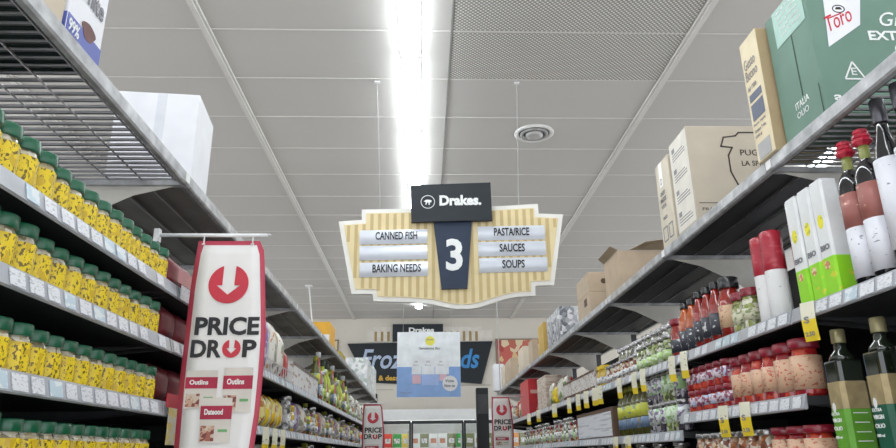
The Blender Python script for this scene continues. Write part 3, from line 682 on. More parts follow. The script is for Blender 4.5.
# bottom shelf: olive oil bottles (nearest bay) and red jars
zb = -.0505+CZ
gold = mat('gold_label', (.42, .33, .17), .4, .2, .15, 30); darkoil = mat('near_black_oil', (.012, .018, .010), .08, coat=1.)
def oil(name, lowm, capm):
    r = empty(name, 'x', 'bottle')
    rbox(MB(), .036, .036, 0, .272, 0, .010).build('body', darkoil, r, .004)
    b = MB(); b.lathe([(.033, .270), (.029, .285), (.018, .298), (.0155, .305), (.0155, .335)], 18); b.build('shoulder', darkoil, r)
    MB().lathe([(.0175, .318), (.018, .32), (.018, .352), (.0155, .355)], 18).build('cap', capm, r)
    rbox(MB(), .0368, .0368, .150, .218, 0, .0105).build('gold_label', gold, r)
    rbox(MB(), .0368, .0368, .008, .1495, 0, .0105).build('lower_label', lowm, r)
    b = MB()
    for k, (st, w, h, z) in enumerate((('EXTRA', .035, .008, .135), ('VIRGIN', .038, .010, .118), ('OLIO', .036, .010, .098), ('500 ml', .028, .007, .078))): put_text(b, st, (-.0372, .028, z), (0, -1, 0), UZ, w, h, bold=.02)
    for z in (.138, .115, .092, .07): b.box(-.02, .018, -.0375, -.0368, z, z+.0025)
    b.build('lettering', inkw, r)
    b = MB(); b.prism([(.007*math.cos(i*PI/6), .012*math.sin(i*PI/6)) for i in range(12)], (-.0372, .012, .155), (0, -1, 0), (0, 0, 1), (-.0008, 0, 0)); b.build('seal', whitec, r)
    return Proto(r)
OL = oil('lime_label_oil_bottle', mat('lime_label', (.13, .38, .03), .4, 0, .1), mat('olive_gold_cap', (.30, .27, .14), .35, .4))
OG = oil('green_label_oil_bottle', mat('forest_label', (.008, .10, .055), .4, 0, .1), mat('olive_gold_cap', (.30, .27, .14), .35, .4))
OL.put((XR+.042, 1.792, zb), 'dark olive oil bottle with gold and lime green labels, lower right')
OG.put((XR+.042, 1.622, zb), 'dark olive oil bottle with forest green label at the lower right corner'); OG.put((XR+.042, 1.50, zb), 'green-labelled oil bottle cut by the right edge')
for k, y in enumerate((1.985, 2.08, 2.175)): tallred.put((XR+.055, y, zb), 'red pepper jar on the bottom right shelf, %s from the oil bottles' % ordn(k), 'red pepper jars on the bottom shelf', 0, (1, 1, .72))
for k in range(8): J3.put((XR+.045, 2.27+.075*k, zb), 'relish jar on the bottom right shelf, %s past the red jars' % ordn(k), 'relish jars on the bottom right shelf', k, (1, 1, .9))
for k in range(22): (JS, J1, J2)[k % 3].put((XR+.045, 2.97+.09*k, -.1055+CZ), 'jar on the lowest right shelf, %s past the second bay joint' % ordn(k), 'jars on the lowest right shelf', k, (1, 1, .78))

# hanging promotional tags on the right rails
ytag_u = printed('white_tag_print', (.78, .76, .60), (.35, .33, .25), 60, 90, .66)
ytag_l = mat('yellow_tag', (.80, .60, .03), .45, 0, .04)
def tagp(name, h, yel, txt=True):
    r = empty(name, 'x', 'price tag')
    b = MB(); nseg = 5
    for k in range(nseg):
        pass
    def strip(z0, z1, nm, m):
        b = MB(); vs = []
        n = 4
        for i in range(n+1):
            z = z0+(z1-z0)*i/n; x = -.010*(1-abs(z)/h)*0-.004*math.sin(PI*(-z)/h)
            for dx in (0, .0008):
                for yy in (-.022, .022): vs.append((x+dx, yy, z))
        fs = []
        for i in range(n):
            a = i*4; c = a+4
            fs += [(a, a+1, c+1, c), (a+2, c+2, c+3, a+3), (a, c, c+2, a+2), (a+1, a+3, c+3, c+1)]
        fs += [(0, 2, 3, 1), (n*4, n*4+1, n*4+3, n*4+2)]
        b.add(vs, fs); b.build(nm, m, r)
    strip(-h*(1-yel), 0, 'white_upper', ytag_u); strip(-h, -h*(1-yel), 'yellow_lower', ytag_l)
    if not txt: return Proto(r)
    b = MB(); put_text(b, 'S', (-.0065, .012, -h*.55), (0, -1, 0), UZ, .016, .018, bold=.02); put_text(b, '2.50', (-.0052, .015, -h*.88), (0, -1, 0), UZ, .028, .012, bold=.02); b.build('lettering', inkg, r)
    return Proto(r)
T1 = tagp('promo_tag', .105, .55); T2 = tagp('narrow_promo_tag', .105, .28, False); T1.rz = T2.rz = .38
T1.put((XR-.0215, 1.80, .381+CZ), 'white and yellow price tag hanging below the lime cartons')
spots = [(2.735, .381, 'below the orange sauce bottle'), (2.875, .381, 'below the squat red jar'), (3.28, .376, 'below the gherkin jars'), (3.42, .376, 'next past the gherkin jar tag'), (3.69, .376, 'in the middle of the upper right rail'),
         (4.12, .376, 'first of far cluster'), (4.25, .376, 'second of the far cluster'), (4.48, .376, 'third of the far cluster'), (4.72, .376, 'fourth of the far cluster'), (5.02, .376, 'fifth of the far cluster')]
for y, z, w in spots: T2.put((XR-.0215, y, z+CZ), 'pale yellow price tag on upper right rail, '+w, 'hanging price tags on the upper right rail', 0, (1, .9 if y < 4 else 1.2, 1))
for y, z, w in ((2.26, .151, 'nearer of two under the red-lidded jars'), (2.43, .151, 'farther of two under the red-lidded jars'), (3.62, .081, 'below the oil bottles, nearer'), (3.86, .081, 'below the oil bottles, farther')):
    T1.put((XR-.0215, y, z+CZ), 'price tag hanging from the second right rail, '+w, 'hanging price tags on the second right rail')
for k, y in enumerate((5.6, 6.4, 7.0)):
    T2.put((XR-.0215, y, .376+CZ), 'small price tag hanging far along the upper right rail, %s past the cluster' % ordn(k), 'far hanging price tags', 0, (1, 1.6, 1))

# ------------------------------------------------------------------ left side beyond the first bay
pnk = mat('pink_clear_holder', (.62, .25, .30), .25, coat=.6)
r = empty('pink_ticket_holder', 'pink plastic ticket holder at the end of the top left rail', 'ticket holder', (XL+.014, 2.06, .50+CZ))
MB().box(0, .002, -.045, .12, -.006, .035).build('pink_strip', pnk, r); MB().box(.0022, .003, -.02, .10, -.05, -.008).build('ticket', tick, r)
r = empty('red_clip_tag', 'red clip with a yellow and white tag hanging beside the promo banner', 'price tag', (XL+.014, 2.03, .155+CZ))
MB().box(0, .003, 0, .16, -.018, .02).build('red_clip', red, r)
MB().box(.003, .0045, .02, .12, -.12, -.019).build('yellow_tag', printed('yellow_white_tag', (.8, .68, .25), (.75, .75, .6), 20, 40, .5), r)
maro = mat('maroon_pack', (.20, .02, .03), .4, 0, .3)
MBg = bag('maroon_bag', 'bag', .13, .07, .115, maro)
for k in range(7):
    for zz, nm in ((.494, 'top'), (.333, 'second'), (.155, 'third')):
        MBg.put((XL-.07, 2.13+.135*k, zz-.0055+CZ), 'maroon bag on the %s left shelf behind the promo banner, %s from the jars' % (nm, ordn(k)), 'maroon bags behind the promo banner')
zl = .3845+CZ
prp = printed('purple_bag_print', (.62, .60, .68), (.22, .10, .35), 20, 22, .5, .3, (.45, .12, .1), 12)
BP = bag('purple_print_bag', 'bag', .15, .07, .24, prp); BC = bag('cream_print_bag', 'bag', .15, .08, .26, printed('cream_bag_print', (.76, .74, .66), (.6, .3, .12), 18, 18, .60, .3, (.3, .3, .2), 12))
BP.put((XL-.05, 3.20, zl), 'purple and white bag on the left shelf beside the promo banner', None, 0, (1, 1, 1.12)); BP.put((XL-.05, 3.37, zl), 'purple and white bag, second from the promo banner', None, 0, (1, 1, 1.1))
BC.put((XL-.05, 3.55, zl), 'tall cream bag just past the purple bags on the left'); BC.put((XL-.05, 3.72, zl), 'tall cream bag, second past the purple bags', None, 0, (1, 1, .95))
BR.put((XL-.05, 3.88, zl), 'reddish bag on the left shelf just before the white cartons', None, PI, (1, 1, .8))
r = empty('wire_fence', 'white wire guard along the front of the left shelf beside the promo banner', 'wire guard', (XL+.001, 3.1, zl))
b = MB(); b.tube((0, 0, .06), (0, .88, .06), .003); b.tube((0, 0, .004), (0, .88, .004), .003)
for i in range(15): b.tube((0, .01+.061*i, .004), (0, .01+.061*i, .06), .0022, 6)
b.build('wire_guard', mat('white_wire', (.7, .68, .70), .4), r)
wb2 = printed('white_carton_figures', (.76, .75, .73), (.45, .32, .25), 10, 26, .60, .5)
for k in range(5):
    y = 4.05+.20*k
    r = carton('white_display_carton', XL-.20, XL-.012, y, y+.19, .3845, .525, wb2, 'white display carton on the left shelf, %s of the row' % ordn(k), 'box', 'white display cartons on the left', .003)
    b = MB(); b.box(XL-.0115, XL-.0105, y+.001, y+.189, .505+CZ, .524+CZ); on(r, b, 'brown_edge', mat('grey_brown_edge', (.22, .18, .15), .7))
lime = mat('lime_plastic', (.42, .50, .03), .35, coat=.4)
LB = lathe_product('lime_bottle', 'bottle', [(.036, 0), (.04, .005), (.04, .14), (.03, .18), (.016, .21), (.015, .26)], lime, [(.019, .25), (.02, .252), (.02, .29), (.016, .294)], mat('dark_green_cap', (.03, .05, .02), .4), (.0408, .03, .11), printed('lime_label_b', (.55, .6, .1), (.15, .25, .05), 30, 40, .55), lidname='cap')
RB = lathe_product('red_cordial_bottle', 'bottle', [(.036, 0), (.04, .005), (.04, .12), (.03, .17), (.016, .22), (.015, .27)], mat('pink_red_glass', (.42, .06, .06), .15, coat=1.), [(.019, .265), (.019, .30), (.016, .303)], whitec, (.0408, .03, .10), wlab, lidname='cap')
for k in range(18):
    p, nm, sc = ((YB, 'dark oil bottle', 1.0), (LB, 'lime bottle', 1), (LB, 'lime bottle', 1), (RB, 'red cordial bottle', 1.05), (YB, 'dark oil bottle', .9), (RB, 'red cordial bottle', .8), (J2, 'gherkin jar', 1.3))[(k*3) % 7]
    p.put((XL-.05, 5.12+.118*k, zl), '%s on the left shelf, %s item past the white cartons' % (nm, ordn(k)), 'bottles and jars past the white cartons', k*.7, (1.05, 1.05, sc*1.12))
for k in range(16): (J2, J1, J3, BC)[k % 4].put((XL-.055, 7.25+.165*k, zl), 'small product on the far left shelf, %s past the red bottles' % ordn(k), 'far left shelf products', 0, (1.3, 1.3, .9))
# second left shelf of the far bays
zl2 = .1295+CZ
cand = chunks('yellow_sweets_in_bag', [(.85, .62, .03), (.8, .7, .25), (.75, .45, .02), (.9, .8, .35), (.5, .2, .03)], 26, .15, .8)
YC = bag('yellow_sweets_bag', 'bag', .12, .07, .16, cand, [('dark_red_base', (-.055, .055, .004, .055), mat('dark_red_base', (.22, .04, .02), .3))])
for k in range(6): YC.put((XL-.05, 3.15+.135*k, zl2), 'clear bag of yellow sweets on the second left shelf, %s past the banner' % ordn(k), 'bags of yellow sweets')
mixs = [(J1, 'silver-lidded jar', 1.05), (BC, 'cream bag', .7), (JS, 'salsa jar', 1.), (BP, 'purple bag', .75), (YB, 'oil bottle', .75), (J4, 'mustard jar', 1.2), (J3, 'relish jar', 1.3)]
y = 4.06; k = 0
while y < 8.6:
    p, nm, sc = mixs[(k*5) % 7]
    p.put((XL-.055, y+.03, zl2), '%s on the second left shelf, %s past the yellow sweets' % (nm, ordn(k)), 'mixed goods on the second left shelf', 0, (1.1, 1.1, sc)); y += .16 if p in (BC, BP) else .125; k += 1
y = 3.16; k = 0
while y < 6.8:
    p, nm, sc = mixs[(k*3+2) % 7]
    p.put((XL-.055, y, -.1255+CZ), '%s on the lowest visible left shelf, %s from the banner' % (nm, ordn(k)), 'mixed goods on the lowest left shelf', 0, (1.1, 1.1, sc)); y += .17; k += 1
T2.put((XL+.0215, 3.30, .130+CZ), 'pink-topped price tag hanging low on the left beside the banner', None, PI-.76, (1, 1.2, 1)); T2.put((XL+.0215, 3.50, .130+CZ), 'pale price tag hanging low on the left, second from the banner', None, PI-.76); T2.put((XL+.0215, 3.70, .130+CZ), 'pale price tag hanging low on the left, third from the banner', None, PI-.76)

# ------------------------------------------------------------------ PRICE DROP banners
def banner(loc, sc, label, far=False):
    """origin at top centre of the sheet; faces -Y. local x right, z down"""
    r = empty('price_drop_banner', label, 'banner', loc, 'price drop banners', 0); r.scale = (sc, 1, sc)
    def W(p, off=0.):      # gentle bow of the hanging sheet
        x, y, z = p; t = min(1, max(0, -z/.64)); return Vector((x, y-.008*math.sin(PI*t)-.004*t-.15*(x*x)+off, z))
    Lp = [(0, -.098), (-.03, -.1), (-.14, -.105), (-.28, -.104), (-.40, -.105), (-.52, -.103), (-.60, -.102), (-.66, -.10)]
    Rp = [(0, .084), (-.012, .096), (-.06, .103), (-.18, .115), (-.28, .124), (-.38, .125), (-.50, .122), (-.60, .113), (-.66, .108)]
    def edge(P, z):
        for a, b_ in zip(P[:-1], P[1:]):
            if b_[0] <= z <= a[0]: t = (z-a[0])/(b_[0]-a[0]); return a[1]+(b_[1]-a[1])*t
        return P[-1][1]
    def sheet(inset, off, nm, m, zt=0., th=.0012):
        n, k = 22, 6; vs = []
        for s_ in (0, th):
            for i in range(n+1):
                z = -zt-(.66-zt-inset*(1 if inset else 0))*i/n; a = edge(Lp, z)+inset; b_ = edge(Rp, z)-inset
                if zt and i == 0: b_ -= .006; a += .004
                for j in range(k+1): vs.append(W((a+(b_-a)*j/k, 0, z), off+s_))
        K = (n+1)*(k+1); fs = []
        for i in range(n):
            for j in range(k):
                a = i*(k+1)+j; q = (a, a+1, a+k+2, a+k+1); fs.append(q); fs.append(tuple(reversed([x+K for x in q])))
        for i in range(n):
            for j in (0, k): a = i*(k+1)+j; fs.append((a, a+k+1, a+k+1+K, a+K))
        for j in range(k):
            for i in (0, n): a = i*(k+1)+j; fs.append((a, a+1, a+1+K, a+K))
        return MB().add(vs, fs, 0, True).build(nm, m, r)
    sheet(0, 0, 'red_sheet', pinkr); sheet(.014, -.0016, 'white_panel', offw, .014)
    def flat(mb, poly, off, th=.0006):   # polygon draped on the bowed sheet
        A = [W((x, 0, z), off) for x, z in poly]; B = [W((x, 0, z), off-th) for x, z in poly]; n = len(poly)
        mb.add(A+B, [tuple(range(n)), tuple(reversed(range(n, 2*n)))]+[(i, (i+1) % n, (i+1) % n+n, i+n) for i in range(n)])
    b = MB(); cx, cz, R_ = .005, -.135, .058
    # round disc with a white arrow cut in from the top, built as one outline
    pts = [(cx-.018, cz+.055)]
    a0 = math.atan2(.055, -.018)
    for i in range(0, 41): a = a0+(2*PI-2*(a0-PI/2))*i/40; pts.append((cx+R_*math.cos(a), cz+R_*math.sin(a)))
    pts += [(cx+.017, cz+.010), (cx+.017, cz-.004), (cx+.034, cz-.004), (cx, cz-.032), (cx-.034, cz-.004), (cx-.018, cz-.004), (cx-.018, cz+.01)]
    flat(b, pts, -.004, .0008); b.build('arrow_disc', red, r)
    b = MB()
    put_text(b, 'PRICE', (-.078, 0, -.286), (1, 0, 0), UZ, .183, .053, bold=.035, fn=lambda p: W(p, -.0040+0*p.y))
    put_text(b, 'DR', (-.083, 0, -.349), (1, 0, 0), UZ, .086, .050, bold=.035, fn=lambda p: W(p, -.0040)); put_text(b, 'P', (.062, 0, -.349), (1, 0, 0), UZ, .040, .050, bold=.035, fn=lambda p: W(p, -.0040))
    b.build('black_lettering', char, r)
    b = MB(); cx2, cz2, q = .031, -.324, .026
    pts = [(cx2-.008, cz2+.024)]; a0 = math.atan2(.024, -.008)
    for i in range(0, 25): a = a0+(2*PI-2*(a0-PI/2))*i/24; pts.append((cx2+q*math.cos(a), cz2+q*math.sin(a)))
    pts += [(cx2+.007, cz2+.002), (cx2+.014, cz2-.0), (cx2, cz2-.014), (cx2-.014, cz2), (cx2-.007, cz2+.002)]
    flat(b, pts, -.004, .0008); b.build('letter_o_disc', red, r)
    # pictured packets
    def rect(x0, x1, z0, z1): return [(x0, z0), (x1, z0), (x1, z1), (x0, z1)]
    packs = [(-.086, .0, -.488, -.385), (.018, .098, -.500, -.378), (-.037, .047, -.580, -.460)] if not far else [(-.07, .07, -.5, -.40)]
    for i, (x0, x1, z0, z1) in enumerate(packs):
        o_ = -.0045-.001*i; w = x1-x0; h = z1-z0
        b = MB(); flat(b, rect(x0, x1, z0, z1), o_); p = b.build('packet_picture', mat('packet_cream', (.66, .62, .56), .5), r)
        b = MB(); flat(b, rect(x0-.001, x1+.001, z1-h*.48, z1-h*.18), o_-.0008); b.build('packet_band', mat('packet_crimson', (.42, .02, .06), .5, 0, .12), p)
        b = MB(); flat(b, rect(x0+w*.04, x0+w*.48, z0+h*.04, z0+h*.38), o_-.0008); b.build('food_picture', chunks('food_print', [(.35, .12, .08), (.55, .35, .25), (.2, .05, .04), (.6, .5, .4)], 110, .5, 0), p)
        b = MB(); flat(b, rect(x0+w*.6, x0+w*.9, z0+h*.24, z0+h*.30), o_-.0008); b.build('green_print', mat('green_print', (.15, .4, .15), .5), p)
        b = MB(); put_text(b, ['Outlins', 'Outlins', 'Dateood'][i], (x0+w*.12, 0, z1-h*.38), (1, 0, 0), UZ, w*.6, h*.13, bold=.03, fn=lambda p_, o_=o_: W(p_, o_-.0020)); b.build('packet_lettering', inkw, p)
    return r
banner((-.578, 2.0, .617+CZ), 1, 'large white PRICE DROP banner with red border hanging from a pole on the left')
r = empty('banner_pole', 'white horizontal pole holding the large PRICE DROP banner', 'pole', (XL, 2.0, .634+CZ))
b = MB(); b.tube((-.06, 0, .002), (.274, 0, .0), .006, 12); b.lathe([(.007, 0), (.007, .004)], 12, (.274, 0, 0)); b.build('pole', plast, r)
for x in (.083, .228):
    b = MB(); b.tube((x, -.002, .006), (x, -.002, -.03), .0022, 6); b.tube((x-.005, -.004, -.028), (x+.005, -.004, -.028), .002, 6); b.build('hook', plast, r)
b = MB(); b.box(-.066, -.05, -.01, .01, -.02, .02); b.build('clamp', plast, r)
banner((-.495, 6.9, .470+CZ), .92, 'small PRICE DROP banner far along the left shelf', True)
BAN = banner((.815, 7.5, .575+CZ), .98, 'PRICE DROP banner far along the right shelf beside the red box', True)
for x0, x1, y, z, w in ((XL-.02, -.39, 6.9, .478, 'left'), (.71, XR+.02, 7.5, .583, 'right')):
    o = MB().tube((x0, y, z+CZ), (x1, y, z+CZ), .006, 8).build('banner_pole', plast); tag(o, 'short white pole holding the small PRICE DROP banner on the '+w, 'pole')

# ------------------------------------------------------------------ aisle sign
YS = 4.446
r = empty('aisle_sign', 'hanging cream ribbed aisle sign with number 3 and six category strips', 'sign', (0.17, YS, 1.25+CZ))
OUT = [(-.58, 1.51), (-.423, 1.522), (-.425, 1.596), (-.089, 1.604), (.452, 1.618), (.788, 1.639), (.789, 1.568), (.957, 1.562), (.865, 1.063), (.74, 1.059), (.737, .991), (.61, .984), (.539, .970), (.48, .952), (.42, .933), (.36, .915), (.301, .905), (.208, .906), (.14, .917), (.05, .938), (-.096, .951), (-.33, .959), (-.338, 1.007), (-.476, 1.008)]
signw = mat('sign_edge_white', (.80, .79, .74), .45, 0, .02)
b = MB(); b.prism(OUT, (0, YS, CZ), (1, 0, 0), (0, 0, 1), (0, .03, 0)); on(r, b, 'white_backboard', signw)
def inset(P, d):
    out = []; n = len(P)
    area = sum(P[i][0]*P[(i+1) % n][1]-P[(i+1) % n][0]*P[i][1] for i in range(n))
    s_ = 1 if area > 0 else -1
    for i in range(n):
        a, b_, c = Vector(P[i-1]), Vector(P[i]), Vector(P[(i+1) % n])
        d1 = (b_-a).normalized(); d2 = (c-b_).normalized(); n1 = Vector((-d1.y, d1.x))*s_; n2 = Vector((-d2.y, d2.x))*s_
        m_ = (n1+n2); m_ = m_/max(.35, m_.length_squared)*2; out.append(tuple(b_+m_*d))
    return out
IN = inset(OUT, .030)
b = MB(); b.prism(IN, (0, YS-.006, CZ), (1, 0, 0), (0, 0, 1), (0, .006, 0)); on(r, b, 'cream_panel', mat('sign_cream', (.78, .66, .38), .5, 0, .03))
def yspan(x):
    zs = []; n = len(IN)
    for i in range(n):
        (x0, z0), (x1, z1) = IN[i], IN[(i+1) % n]
        if (x0-x)*(x1-x) < 0: zs.append(z0+(z1-z0)*(x-x0)/(x1-x0))
    return (min(zs), max(zs)) if zs else None
b = MB(); x = -.52
while x < .93:
    sp = [yspan(x+.002), yspan(x+.024)]
    if all(sp):
        z0 = max(s_[0] for s_ in sp)+.006; z1 = min(s_[1] for s_ in sp)-.006
        if z1-z0 > .02: b.prism([(x, z0), (x+.022, z0), (x+.022, z1), (x, z1)], (0, YS-.0085, CZ), (1, 0, 0), (0, 0, 1), (0, .0025, 0))
    x += .052
on(r, b, 'ribs', mat('sign_tan_rib', (.58, .45, .21), .55, 0, .04))
navy = mat('sign_navy', (.012, .028, .062), .55, 0, .06)
b = MB(); b.prism([(.065, 1.50), (.326, 1.51), (.285, 1.036), (.115, 1.032)], (0, YS-.030, CZ), (1, 0, 0), (0, 0, 1), (0, .022, 0)); on(r, b, 'number_plate', navy)
b = MB(); put_text(b, '3', (.146, YS-.0305, 1.155+CZ), NX, UZ, .112, .222, bold=.03, depth=.002); on(r, b, 'number', inkw)
slate = mat('sign_slate', (.010, .016, .022), .6, 0, .06)
b = MB(); b.prism([(-.094, 1.752), (.457, 1.774), (.461, 1.500), (-.085, 1.487)], (0, YS-.060, CZ), (1, 0, 0), (0, 0, 1), (0, .03, 0)); on(r, b, 'name_board', slate)
b = MB(); put_text(b, 'Drakes.', (.105, YS-.0605, 1.602+CZ), (1, 0, .02), UZ, .285, .075, bold=.045, depth=.002)
for xs in (.105, .172, .262):   # slab serifs
    pass
n = 28
ringp = []
for i in range(n):
    a0, a1 = 2*PI*i/n, 2*PI*(i+1)/n; R1, R2 = .044, .048
    b.prism([(R1*math.cos(a0), R1*math.sin(a0)), (R2*math.cos(a0), R2*math.sin(a0)), (R2*math.cos(a1), R2*math.sin(a1)), (R1*math.cos(a1), R1*math.sin(a1))], (.026, YS-.0605, 1.630+CZ), (1, 0, 0), (0, 0, 1), (0, -.002, 0))
b.prism([(-.028, .002), (-.014, .014), (.0, .016), (.014, .014), (.026, .010), (.022, -.004), (.014, -.002), (.012, -.022), (.006, -.022), (.004, -.004), (-.006, -.004), (-.010, -.020), (-.016, -.020), (-.014, .0)], (.026, YS-.0605, 1.630+CZ), (1, 0, 0), (0, 0, 1), (0, -.002, 0))
on(r, b, 'name_lettering', inkw)
strips = [(-.432, .022, 1.392, 'CANNED FISH', .0), (-.430, .022, 1.282, None, 0), (-.426, .026, 1.166, 'BAKING NEEDS', 0), (.364, .820, 1.420, 'PASTA/RICE', 1), (.363, .820, 1.308, 'SAUCES', 1), (.368, .824, 1.195, 'SOUPS', 1)]
sm = mat('strip_satin', (.70, .74, .80), .3, .15, .03)
for x0, x1, zc, st, sd in strips:
    b = MB(); hh = .050; n = 8
    prof = [(-.010, -hh)]+[(-.010-.022*math.cos(PI/2*(2*i/n-1)), -hh+2*hh*i/n) for i in range(n+1)]+[(-.010, hh)]
    prof = [(-.010, hh), (-.010, -hh)]+[(-.012-.02*math.cos(PI/2*(2*i/n-1)), -hh+2*hh*i/n) for i in range(n+1)]
    b.prism(prof, (x0, YS, zc+CZ), (0, 1, 0), (0, 0, 1), (x1-x0, 0, .009))
    s = on(r, b, 'category_strip', sm)
    if st:
        b = MB(); w = {'CANNED FISH': .28, 'BAKING NEEDS': .32, 'PASTA/RICE': .24, 'SAUCES': .17, 'SOUPS': .15}[st]; xc = (x0+x1)/2+(0.0 if sd else .02)
        put_text(b, st, (xc-w/2, YS-.0335, zc-.024+CZ), (1, 0, .018), UZ, w, .056, bold=.02, depth=.002)
        t = b.build('lettering', char, s); t.data.transform(Matrix.Translation(-Vector(r.location)))
cordm = mat('hanging_cord', (.42, .42, .41), .6)
def cord(p, q, root, rr=.0022):
    m_ = Matrix.Translation(-root.location)
    b = MB(); b.tube((p[0], p[1], p[2]+CZ-.012), (q[0], q[1], q[2]+CZ), rr, 6); o = b.build('cord', cordm, root); 
    b = MB(); b.box(p[0]-.02, p[0]+.02, p[1]-.012, p[1]+.012, p[2]+CZ-.013, p[2]+CZ-.001); c = b.build('ceiling_clip', plast, root, .002)
    for k in (o, c): k.data.transform(m_ if tuple(root.scale) == (1, 1, 1) else Matrix.Diagonal([1/root.scale.x, 1, 1/root.scale.z, 1]) @ m_)
cord((-.342, 4.46, 2.6), (-.30, 4.46, 1.6), r); cord((.682, 4.46, 2.6), (.655, 4.46, 1.634), r)
# ------------------------------------------------------------------ hanging blue and white poster
YP = 6.6
r = empty('hanging_poster', 'white and blue shopping poster hanging in the middle of the aisle below the sign', 'poster', (.045, YP, .82+CZ))
b = MB(); b.box(-.255, .345, YP, YP+.004, .512+CZ, 1.12+CZ); on(r, b, 'poster_sheet', mat('poster_white', (.84, .89, .92), .5))
def prt(nm, m, *boxes):
    b = MB()
    for k, (x0, x1, z0, z1) in enumerate(boxes): b.box(x0, x1, YP-.0012, YP-.0002, z0+CZ, z1+CZ)
    return on(r, b, nm, m)
prt('blue_field', mat('poster_blue', (.24, .42, .78), .35, coat=.2), (-.2545, .3445, .5125, .790))
def prt2(nm, m, polys, off):
    for P in polys: b = MB(); b.prism(P, (0, YP-off, CZ), (1, 0, 0), (0, 0, 1), (0, -.0006, 0)); on(r, b, nm, m)
cir = lambda x, z, a, n=20: [(x+a*math.cos(2*PI*i/n), z+a*math.sin(2*PI*i/n)) for i in range(n)]
rc = lambda x0, x1, z0, z1: [(x0, z0), (x1, z0), (x1, z1), (x0, z1)]
prt2('yellow_badge', mat('poster_yellow', (.85, .80, .10), .4), [cir(.058, 1.035, .046)], .0004)
prt2('white_pack', mat('poster_pack_white', (.80, .84, .87), .4), [rc(-.115, -.025, .72, .90), rc(-.022, .10, .70, .875), rc(.105, .235, .72, .90)], .0014)
prt2('pink_pack', mat('poster_pink', (.75, .5, .58), .4), [rc(-.11, -.03, .635, .715), rc(.145, .215, .66, .72)], .0020)
prt2('blue_pack', mat('poster_pack_blue', (.38, .52, .85), .4), [rc(-.02, .14, .62, .72)], .0028)
prt2('price_circle', whitec, [cir(.245, .635, .072)], .0036)
b = MB(); put_text(b, 'Smile', (.025, YP-.0012, 1.04+CZ), NX, UZ, .065, .016, bold=.02); put_text(b, 'Sensations Bag', (-.045, YP-.0006, .945+CZ), NX, UZ, .20, .032, bold=.02)
for x, w in ((-.10, .05), (.01, .06), (.135, .05)): put_text(b, 'Pack', (x, YP-.0024, .80+CZ), NX, UZ, w, .012); put_text(b, 'mini', (x+.01, YP-.0024, .83+CZ), NX, UZ, w*.6, .02)
put_text(b, 'Vote', (.20, YP-.0046, .645+CZ), NX, UZ, .08, .028, bold=.03, shear=.2); put_text(b, 'Now on', (.19, YP-.0046, .60+CZ), NX, UZ, .10, .028, bold=.04); put_text(b, 'smilebag.info', (-.22, YP-.0014, .545+CZ), NX, UZ, .10, .012, bold=.02)
on(r, b, 'lettering', inkg)
cord((-.19, YP, 2.6), (-.20, YP, 1.12), r, .0018); cord((.27, YP, 2.6), (.26, YP, 1.12), r, .0018)
cord((.80, 7.5, 2.6), (.815, 7.5, .577), BAN, .005)
r = empty('hanging_strip', 'white cord with ceiling clip hanging beyond the orange box at left', 'cord', (-1.84, 10.82, 2.6+CZ))
MB().tube((0, 0, -.012), (.12, 0, -.9), .011, 6).build('strip', plast, r); MB().box(-.06, .06, -.03, .03, -.03, -.001).build('clip', plast, r, .002)
# ------------------------------------------------------------------ back wall signs
YW = 13.7
r = empty('frozen_foods_sign', 'dark wall sign reading Frozen Foods above the freezers', 'sign', (0, YW, 1.8+CZ))
b = MB(); b.prism([(-1.51, 2.095), (1.36, 2.125), (1.12, 1.30), (-1.19, 1.50)], (0, YW-.06, CZ), (1, 0, 0), (0, 0, 1), (0, .058, 0)); on(r, b, 'sign_board', mat('sign_teal_black', (.005, .010, .014), .65))
b = MB(); b.prism([(-1.19, 1.50), (-.25, 1.50), (-.25, 1.30), (-1.0, 1.34)], (0, YW-.05, CZ), (1, 0, 0), (0, 0, 1), (0, .045, 0)); on(r, b, 'lower_board', mat('sign_teal_black', (.005, .010, .014), .65))
b = MB(); put_text(b, 'Frozen', (-1.24, YW-.0605, 1.60+CZ), (1, 0, 0), UZ, 1.22, .38, bold=.015, shear=.28, depth=.004); on(r, b, 'white_lettering', mat('pale_blue_letter', (.38, .46, .60), .5))
b = MB(); put_text(b, 'Foods', (.06, YW-.0605, 1.60+CZ), (1, 0, 0), UZ, 1.03, .38, bold=.02, shear=.28, depth=.004); on(r, b, 'blue_lettering', mat('blue_letter', (.03, .22, .52), .5))
b = MB(); put_text(b, '& desserts', (-.88, YW-.0605, 1.375+CZ), (1, 0, 0), UZ, .60, .10, bold=.03, depth=.004); on(r, b, 'yellow_lettering', mat('amber_letter', (.6, .36, .04), .5))
r = empty('wall_name_sign', 'small cream ribbed wall sign with dark Drakes name board', 'sign', (.05, YW, 2.25+CZ))
b = MB(); b.prism([(-1.14, 2.13), (-1.14, 2.36), (-1.02, 2.36), (-1.02, 2.42), (1.15, 2.42), (1.15, 2.36), (1.36, 2.36), (1.36, 2.13)], (0, YW-.035, CZ), (1, 0, 0), (0, 0, 1), (0, .033, 0)); on(r, b, 'white_backboard', mat('wall_sign_white', (.66, .63, .56), .5))
b = MB(); x = -.98
while x < 1.1:
    if not -.62 < x < .36: b.box(x, x+.05, YW-.042, YW-.036, 2.14+CZ, 2.33+CZ)
    x += .125
on(r, b, 'ribs', mat('wall_sign_rib', (.33, .23, .09), .6))
b = MB(); b.box(-.62, .38, YW-.09, YW-.043, 2.13+CZ, 2.47+CZ); on(r, b, 'name_board', slate)
b = MB(); put_text(b, 'Drakes', (-.3, YW-.0905, 2.30+CZ), NX, UZ, .5, .10, bold=.04, depth=.003); on(r, b, 'lettering', inkw)
